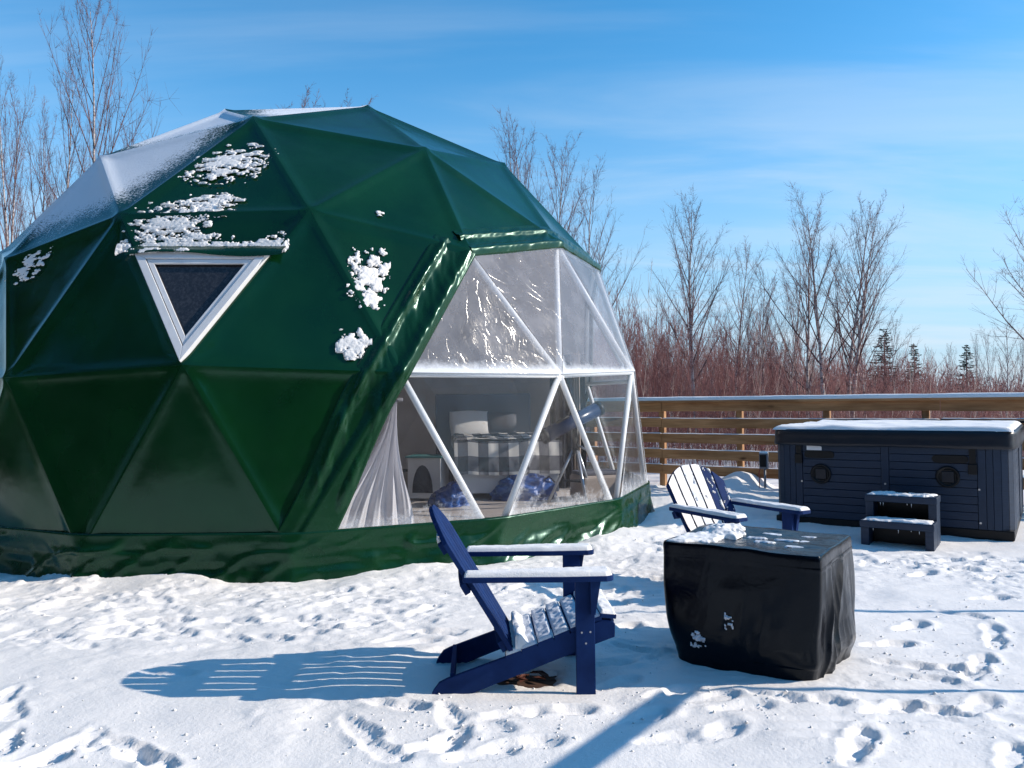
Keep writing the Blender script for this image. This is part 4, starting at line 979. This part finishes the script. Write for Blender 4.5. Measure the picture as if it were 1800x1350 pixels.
# blue bags on the floor
def bag(loc, sx, sy, sz, seed, label):
    o = empty('blue_bag', loc, 0); tag(o, label, 'bag', 'blue bags on the dome floor'); k = 60; q = 40; a, b = np.meshgrid(np.linspace(0, 2*math.pi, k, endpoint=False), np.linspace(0, math.pi*.62, q), indexing='ij')
    d = np.stack([np.sin(b)*np.cos(a), np.sin(b)*np.sin(a), np.cos(b)], -1); r = 1+.5*(fb3(d*1.7+seed, 2)-.5)-.5*np.abs(fb3(d*3.6+seed*2, 2)-.5); P = d*r[..., None]*np.array([sx, sy, sz]); P[..., 2] = np.maximum(P[..., 2]+sz*.1, 0)
    ob = grid_obj('sack', P, M['tarp'], o, wrap=True, flip=True)
    MB().tube([(sx*.5, -.1, sz*.75), (sx*.7, -.15, sz*.95), (sx*.85, -.1, sz*.7)], .012, 6).build('strap', M['dark_cloth'], o, True)
p = place(920, 880, FZ); bag((p[0], p[1]+.2, FZ), .46, .30, .30, 3, 'crumpled bright blue bag on the floor in front of the plaid bed')
p = place(790, 893, FZ); bag((p[0], p[1]+.25, FZ), .26, .24, .24, 8, 'smaller dark blue bag between the curtain and the strut')
# telescope
tl = empty('telescope', (.74, 9.35, FZ), math.radians(24)); tag(tl, 'blue reflector telescope on a tripod behind the clear panes', 'telescope')
tb = MB().tube([(-.42, 0, .80), (.34, 0, 1.12)], .085, 24).build('tube', M['scope_blue'], tl, True)
for f, nm in ((0, 'end_cap'), (1, 'front_ring')):
    a = np.array([-.42, 0, .80]); b = np.array([.34, 0, 1.12]); d = nrm(b-a); c = a if f == 0 else b-d*.03
    MB().tube([c-d*.012, c+d*.035], .090, 24).build(nm, M['black_plastic'], tb, True)
MB().tube([(-.30, -.10, .96), (-.14, -.10, 1.03)], .018, 12).build('finder', M['black_plastic'], tl, True)
MB().tube([(0, 0, .95), (0, 0, .58)], .04, 14).build('mount', M['black_plastic'], tl, True)
MB().tube([(0, 0, .70), (.14, -.12, .60)], .012, 8).build('counterweight_bar', M['steel'], tl, True)
for k in range(3):
    a = k*2*math.pi/3+.4; MB().tube([(.04*math.cos(a), .04*math.sin(a), .62), (.34*math.cos(a), .34*math.sin(a), .0)], .018, 10).build('leg', M['silver'], tl, True)
MB().prism([(.17*math.cos(a), .17*math.sin(a)) for a in np.linspace(0, 2*math.pi, 4)[:3]+.4], 'z', .26, .275).build('spreader_tray', M['black_plastic'], tl)
# dark hanging curtain at the edge of the opening and a beige stove-side screen
dc = empty('dark_curtain', (.80, 10.9, FZ)); tag(dc, 'dark curtain hanging in folds behind the telescope', 'curtain')
U, Wd = np.meshgrid(np.linspace(0, 1, 120), np.linspace(0, 1, 16), indexing='ij')
grid_obj('cloth', np.stack([-.28+.50*U, .05*np.sin(U*30)+.2*U, 1.85*(1-Wd)+.0*U], -1), M['dark_cloth'], dc)
U, Wd = np.meshgrid(np.linspace(0, 1, 40), np.linspace(0, 1, 8), indexing='ij')
grid_obj('pale_lining', np.stack([.03+.10*U, -.06+.03*np.sin(U*20), 1.85*(1-Wd)], -1), M['tan_fabric'], dc)
tk = empty('tan_ottoman', (1.02, 9.75, FZ), .3); tag(tk, 'low tan ottoman beside the telescope tripod', 'ottoman'); MB().box((0, 0, .16), (.55, .45, .30)).build('body', M['tan_fabric'], tk, bevel=.06, seg=4); MB().box((0, 0, .325), (.50, .40, .05)).build('cushion', M['grey_fabric'], tk, bevel=.02)

# ------------------------------------------------------------------ trees
def tube_arrays(segs, k):
    """segs: array (n,8): p0 p1 r0 r1 -> verts, quads (open tubes)"""
    S = np.asarray(segs, float); p0, p1, r0, r1 = S[:, :3], S[:, 3:6], S[:, 6], S[:, 7]; t = nrm(p1-p0)
    ref = np.where(np.abs(t[:, 2:3]) < .9, np.array([[0, 0, 1.]]), np.array([[1., 0, 0]])); a = nrm(np.cross(t, ref)); b = np.cross(t, a)
    an = 2*np.pi*np.arange(k)/k; ring = a[:, None]*np.cos(an)[None, :, None]+b[:, None]*np.sin(an)[None, :, None]
    V = np.concatenate([p0[:, None]+ring*r0[:, None, None], p1[:, None]+ring*r1[:, None, None]], 1).reshape(-1, 3)
    n = len(S); o = (np.arange(n)*2*k)[:, None]; j = np.arange(k)[None]; F = np.stack([o+j, o+(j+1) % k, o+k+(j+1) % k, o+k+j], -1).reshape(-1, 4)
    return V, F
def limb(rs, p, d, length, r, n, up, wob, out, tip=.12):
    """a curved limb: returns the points and directions along it"""
    pts = [p]; ds = []; st = length/n
    for i in range(n):
        d = nrm(d+np.array([0, 0, up/n])+rs.randn(3)*wob/n**.5); q = p+d*st; out.append(np.concatenate([p, q, [r*(1-(1-tip)*i/n), r*(1-(1-tip)*(i+1)/n)]])); p = q; pts.append(p); ds.append(d)
    return pts, ds
def grow(seed, h, nb=26, spread=.62, low=.22, lean=0., twigs=11, fine=6, blen=.34):
    rs = np.random.RandomState(seed); trunk = []; br = []
    pts, ds = limb(rs, np.zeros(3), nrm([lean, rs.randn()*.03, 1.]), h, .0095*h, 14, .25, .10, trunk, .08)
    for i in range(nb):
        f = low+(1-low)*((i+rs.rand())/nb)**.9; f = min(f, .97); x = f*14; j = int(x); p = pts[j]+(pts[min(j+1, 14)]-pts[j])*(x-j); az = i*2.4+rs.randn()*.4
        ang = spread*(1.05-.35*f)+rs.randn()*.10; d = np.array([math.cos(az)*math.sin(ang), math.sin(az)*math.sin(ang), math.cos(ang)]); bl_ = h*blen*(1-.72*((f-low)/(1-low))**1.3)*(.75+.5*rs.rand())
        r = .0115*h*(1-.92*f)*.36+.003; bp, bd_ = limb(rs, p, d, bl_, r, 6, .30, .14, br, .15)
        for q in range(twigs):
            g = .25+.75*(q+rs.rand())/twigs; y = min(g*6, 5.99); jj = int(y); tp = bp[jj]+(bp[jj+1]-bp[jj])*(y-jj); td = nrm(bd_[jj]+rs.randn(3)*.50+np.array([0, 0, .15])); tl_ = bl_*(.18+.22*rs.rand())*(1.15-.5*g)
            wp, wd_ = limb(rs, tp, td, tl_, max(r*.32*(1-.6*g), .0024), 3, .18, .16, br, .35)
            for z in range(fine):
                e = int(rs.randint(0, 3)); limb(rs, wp[e], nrm(wd_[e]+rs.randn(3)*.55), tl_*(.25+.3*rs.rand()), .0020, 1, .1, .1, br, .5)
    return np.array(trunk), np.array(br)
_tm = {}
def tree_mesh(key, **kw):
    if key not in _tm:
        t, b = grow(**kw); V, F = tube_arrays(t, 7); a = mesh_np('trunk', V, F); V, F = tube_arrays(b, 3); c = mesh_np('crown', V, F)
        a.materials.append(M['birch']); c.materials.append(M['twig']); a.polygons.foreach_set('use_smooth', np.ones(len(a.polygons), bool)); _tm[key] = (a, c)
    return _tm[key]
KINDS = {'a': dict(seed=3, h=7, nb=26, spread=.62, low=.36, twigs=11, fine=6, blen=.38), 'b': dict(seed=8, h=7, nb=20, spread=.56, low=.22, twigs=10, fine=6, blen=.42), 'c': dict(seed=21, h=7, nb=22, spread=.55, low=.35, twigs=11, fine=6, blen=.34, lean=.16),
         'd': dict(seed=33, h=5, nb=22, spread=.62, low=.15, twigs=10, fine=6, blen=.40), 'e': dict(seed=44, h=7, nb=22, spread=.48, low=.30, twigs=10, fine=6, blen=.36)}
BASEZ = -.5
def tree(px, ytop, Y, kind, rz, label, group, name='birch_tree', sc_xy=1., base=BASEZ):
    p = at_y(px, ytop, Y); X = (px-900)/FPX*Y; h = p[2]-base; k = KINDS[kind]; s = h/k['h']/1.06; o = empty(name, (X, Y, base), rz); o.scale = (s*sc_xy, s*sc_xy, s); tag(o, label, 'tree', group)
    a, c = tree_mesh(kind, **k)
    for nm, me in (('trunk', a), ('crown', c)): q = bpy.data.objects.new(nm, me); COL.objects.link(q); q.parent = o
    return o
GB, GL, GR = 'bare trees behind the dome', 'bare birches left of the dome', 'bare birches beyond the fence'
tree(172, -40, 17, 'a', .4, 'tallest bare birch rising beside the left shoulder of the dome', GL, base=-1.0, sc_xy=.66)
tree(96, 108, 17.5, 'e', 1.4, 'slender bare birch just left of the tallest one by the dome', GL, base=-1., sc_xy=.6)
tree(36, 128, 16.5, 'b', 2.2, 'bare birch second from the left picture edge, beside the dome', GL, base=-1., sc_xy=.62)
tree(4, 150, 18.5, 'e', 3.0, 'bare birch at the left picture edge', GL, base=-1., sc_xy=.65)
tree(228, 225, 20, 'd', 3.9, 'short bare tree behind the snowy shoulder of the dome', GL, base=-1., sc_xy=.8)
tree(66, 205, 20, 'e', .9, 'small bare tree between the two slender left birches', GL, base=-1., sc_xy=.6)
tree(140, 180, 21, 'b', 5.0, 'faint bare tree directly behind the tallest left birch', GL, base=-1., sc_xy=.55)
tree(895, 242, 24, 'e', .2, 'bare tree showing just above the dome shoulder, leftmost of that cluster', GB)
tree(952, 226, 23, 'b', 1.2, 'tallest bare tree behind the dome above its clear panes', GB)
tree(992, 250, 22, 'a', 2.2, 'bare tree with pale trunk behind the dome, right of the tallest one there', GB, sc_xy=.85)
tree(1035, 320, 22.5, 'b', 3.1, 'bare tree behind the upper right edge of the dome', GB)
tree(1068, 420, 21, 'd', 4.2, 'lower bushy bare tree at the right flank of the dome', GB)
tree(522, 186, 30, 'd', 1.0, 'twig tips of a bare tree just above the dome top, left one', GB); tree(592, 182, 30, 'd', 2.0, 'twig tips of a bare tree just above the dome top, right one', GB)
tree(1228, 345, 17, 'a', 1.0, 'tall bare birch with white trunk, nearest to the dome beyond the fence', GR)
tree(1205, 430, 20, 'd', 2.0, 'small bare tree left of the tall white-trunked birch', GR); tree(1275, 420, 18, 'c', .3, 'small slanting bare tree just right of the tall white-trunked birch', GR)
tree(1345, 468, 18.5, 'd', 3.3, 'low bare tree midway between the two tall groups beyond the fence', GR); tree(1385, 455, 20, 'b', 4.4, 'thin low bare tree left of the forked birch group', GR)
tree(1448, 335, 16.5, 'b', .0, 'tallest bare birch in the group behind the hot tub', GR, sc_xy=1.15)
tree(1418, 375, 17, 'e', 2.5, 'dark straight birch left of the tallest one behind the hot tub', GR); tree(1486, 360, 17, 'e', 1.1, 'dark straight birch right of the tallest one behind the hot tub', GR, sc_xy=1.1)
tree(1475, 362, 16.2, 'c', .1, 'bare birch leaning right out of the group behind the hot tub', GR, sc_xy=1.2)
tree(1525, 470, 19, 'd', 5.1, 'short bare tree right of the leaning birch', GR)
tree(1868, 330, 13, 'a', 2.0, 'bare tree reaching into the picture at the right edge', GR, sc_xy=1.35); tree(1765, 560, 26, 'd', .6, 'small bare tree below the overhanging twigs at the right edge', GR)
for k, px in enumerate((1150, 1178, 1310, 1335, 1365, 1405, 1560, 1630, 1668, 1720, 1745, 1790)):
    tree(px, (560, 545, 520, 540, 520, 500, 560, 612, 605, 590, 580, 585)[k], (18, 21, 17, 22, 19, 18, 24, 34, 38, 32, 30, 28)[k], 'bedae'[k % 5], k*1.3,
         ['short bare sapling close to the dome edge', 'second bare sapling from the dome edge', 'thin sapling right of the small slanting tree', 'fine twiggy sapling left of the fence corner', 'low sapling above the left corner of the hot tub',
          'upright sapling at the left foot of the birch group', 'low sapling left of the darkest spruce', 'bare sapling between the two left spruces and the right one', 'thin sapling left of the small right spruce', 'bare sapling right of the small right spruce', 'low sapling in front of the far wood, right side', 'sapling at the right picture edge above the tub'][k], 'saplings beyond the fence', 'bare_sapling', .8)
# spruces
def spruce(px, ytop, Y, seed, label):
    rs = np.random.RandomState(seed); p = at_y(px, ytop, Y); h = p[2]+.6; o = empty('spruce_tree', ((px-900)/FPX*Y, Y, -.6)); tag(o, label, 'tree', 'spruces in the far wood')
    MB().tube([(0, 0, 0), (0, 0, h*.98)], [.05*h**.5, .01], 7).build('trunk', M['twig'], o, True); seg = []; lv = []
    for i in range(46):
        f = .12+.86*i/46; z = h*f; L_ = h*.23*(1-f)**.8*(.55+.75*rs.rand())+.05
        for q in range(int(rs.randint(2, 7))):
            a = rs.rand()*6.28; d = nrm([math.cos(a), math.sin(a), -.22+.35*f]); b = np.array([0, 0, z]); 
            for s in range(10):
                g = (s+.5)/10; c = b+d*L_*g; w_ = L_*.16*(1.15-g)+.03; t_ = nrm(d+rs.randn(3)*.35+np.array([0, 0, -.15])); u_ = nrm(np.cross(t_, rs.randn(3)))
                lv.append([c-u_*.02, c+u_*.02, c+t_*w_*1.6+u_*.012, c+t_*w_*1.6-u_*.012])
    V = np.array(lv).reshape(-1, 3); link('crown', mesh_np('crown', V, np.arange(len(V)).reshape(-1, 4)), M['needle'], o)
spruce(1556, 572, 34, 1, 'dark spruce rising above the far wood, the tallest and leftmost'); spruce(1608, 600, 38, 2, 'reddish dark spruce standing second in the far wood'); spruce(1700, 602, 42, 3, 'small dark spruce on the right in the far wood')
# dense leafless thicket beyond the fence
def thicket(name, n, y0, y1, hlo, hhi, seed, mt, label, xl=.02, xr=.85, rad=.0065, nbr=9, dens=1.):
    rs = np.random.RandomState(seed); segs = []
    for i in range(n):
        Y = y0+(y1-y0)*rs.rand()**1.3; X = Y*(xl+(xr-xl)*rs.rand()); h = (hlo+(hhi-hlo)*rs.rand()**1.4)*(1.12-.62*min(max(X/Y-.16, 0)/.48, 1) if xl > 0 else 1)
        p = np.array([X, Y, -.6]); d = nrm([rs.randn()*.13, rs.randn()*.13, 1]); r = rad*(Y/18)**.5*(.7+.7*rs.rand()); pts, ds = limb(rs, p, d, h+.6, r, 5, .1, .10, segs, .3)
        for q in range(nbr):
            f = .25+.72*rs.rand(); y = min(f*5, 4.99); j = int(y); tp = pts[j]+(pts[j+1]-pts[j])*(y-j); bl_ = h*(.12+.24*rs.rand())*(1.15-.6*f); bp, _d = limb(rs, tp, nrm(ds[j]+rs.randn(3)*.42), bl_, r*.55, 2, .25, .12, segs, .4)
            for z in range(3): limb(rs, bp[int(rs.randint(0, 2))], nrm(_d[0]+rs.randn(3)*.5), bl_*.5, r*.34, 1, .2, .1, segs, .5)
    V, F = tube_arrays(segs, 3); o = link(name, mesh_np(name, V, F), mt); tag(o, label, 'thicket', kind='stuff')
thicket('thicket', 3400, 14.4, 32, 1.2, 3.3, 1, M['thicket'], 'dense reddish leafless thicket beyond the fence', .09, .80)
thicket('thicket', 320, 14.2, 24, 1.4, 3.6, 5, M['thicket_pale'], 'pale thin stems scattered through the thicket beyond the fence', .09, .80, .006, 5)
thicket('far_wood', 2600, 30, 75, 2.2, 4.8, 2, M['thicket'], 'far leafless reddish wood along the horizon', .03, .85, .012, 8)
thicket('far_wood', 700, 24, 45, 1.5, 4.0, 3, M['thicket'], 'leafless brush behind the dome and left of it', -.95, .06, .009, 7)

# ------------------------------------------------------------------ things just outside the right edge whose shadows reach the snow
def pole(px, py, X, h, label):
    g = at_z(px, py); o = MB().tube([(0, 0, -.05), (0, 0, h)], [.022, .014], 8); e = empty('garden_pole', (X, float(g[1]), 0)); tag(e, label, 'pole', 'slim poles right of the picture'); o.build('shaft', M['black_plastic'], e, True); MB().tube([(0, 0, h), (0, 0, h+.05)], [.025, .012], 8).build('finial', M['black_plastic'], e, True)
pole(1700, 1078, 4.7, 2.3, 'slim dark pole right of the picture, beside the hot tub'); pole(1700, 1221, 3.6, 1.5, 'slim dark pole right of the picture, in the foreground')
a_ = at_z(1195, 1215); b_ = at_z(985, 1362); hb = 1.45; sh = hb/math.tan(SUN_EL)
rail_ = empty('hand_rail', (float(b_[0]+sh*math.cos(SUN_AZ)), float(b_[1]+sh*math.sin(SUN_AZ)), 0)); tag(rail_, 'wooden hand rail right of the picture, throwing a slanting shadow', 'railing')
dvec = (a_-b_)[:2]; Ld = np.linalg.norm(dvec); ang = math.atan2(dvec[1], dvec[0]); rail_.rotation_euler = (0, 0, ang)
MB().box((-.55+Ld*.5, 0, hb), (Ld+1.1, .085, .05)).build('rail', M['fence'], rail_, bevel=.004); MB().box((-1.05, 0, hb/2-.03), (.09, .084, hb)).build('post', M['post'], rail_, bevel=.004)

# the dark wood behind the photographer, seen only as a reflection in the cover
def back_wood():
    rs = np.random.RandomState(77); lv = []
    for i in range(230):
        x = -34+68*rs.rand(); y = -9-13*rs.rand(); h = 8+7*rs.rand()
        if i >= 150: x = -11-12*rs.rand(); y = -10+20*rs.rand()
        for s in range(260):
            f = rs.rand()**.8; rr_ = h*.20*(1.05-f)*rs.rand()**.5; a = rs.rand()*6.28; c = np.array([x+rr_*math.cos(a), y+rr_*math.sin(a), h*f-.3]); u = nrm(rs.randn(3))*(.16+.25*rs.rand()); v = nrm(np.cross(u, rs.randn(3)))*(.10+.12*rs.rand()); lv.append([c-u-v*.4, c+u*.2-v, c+u+v*.3, c-u*.1+v])
    V = np.array(lv).reshape(-1, 3); o = link('spruce_wood', mesh_np('spruce_wood', V, np.arange(len(V)).reshape(-1, 4)), M['needle']); tag(o, 'dark spruce wood behind the photographer', 'wood', kind='stuff')
back_wood()
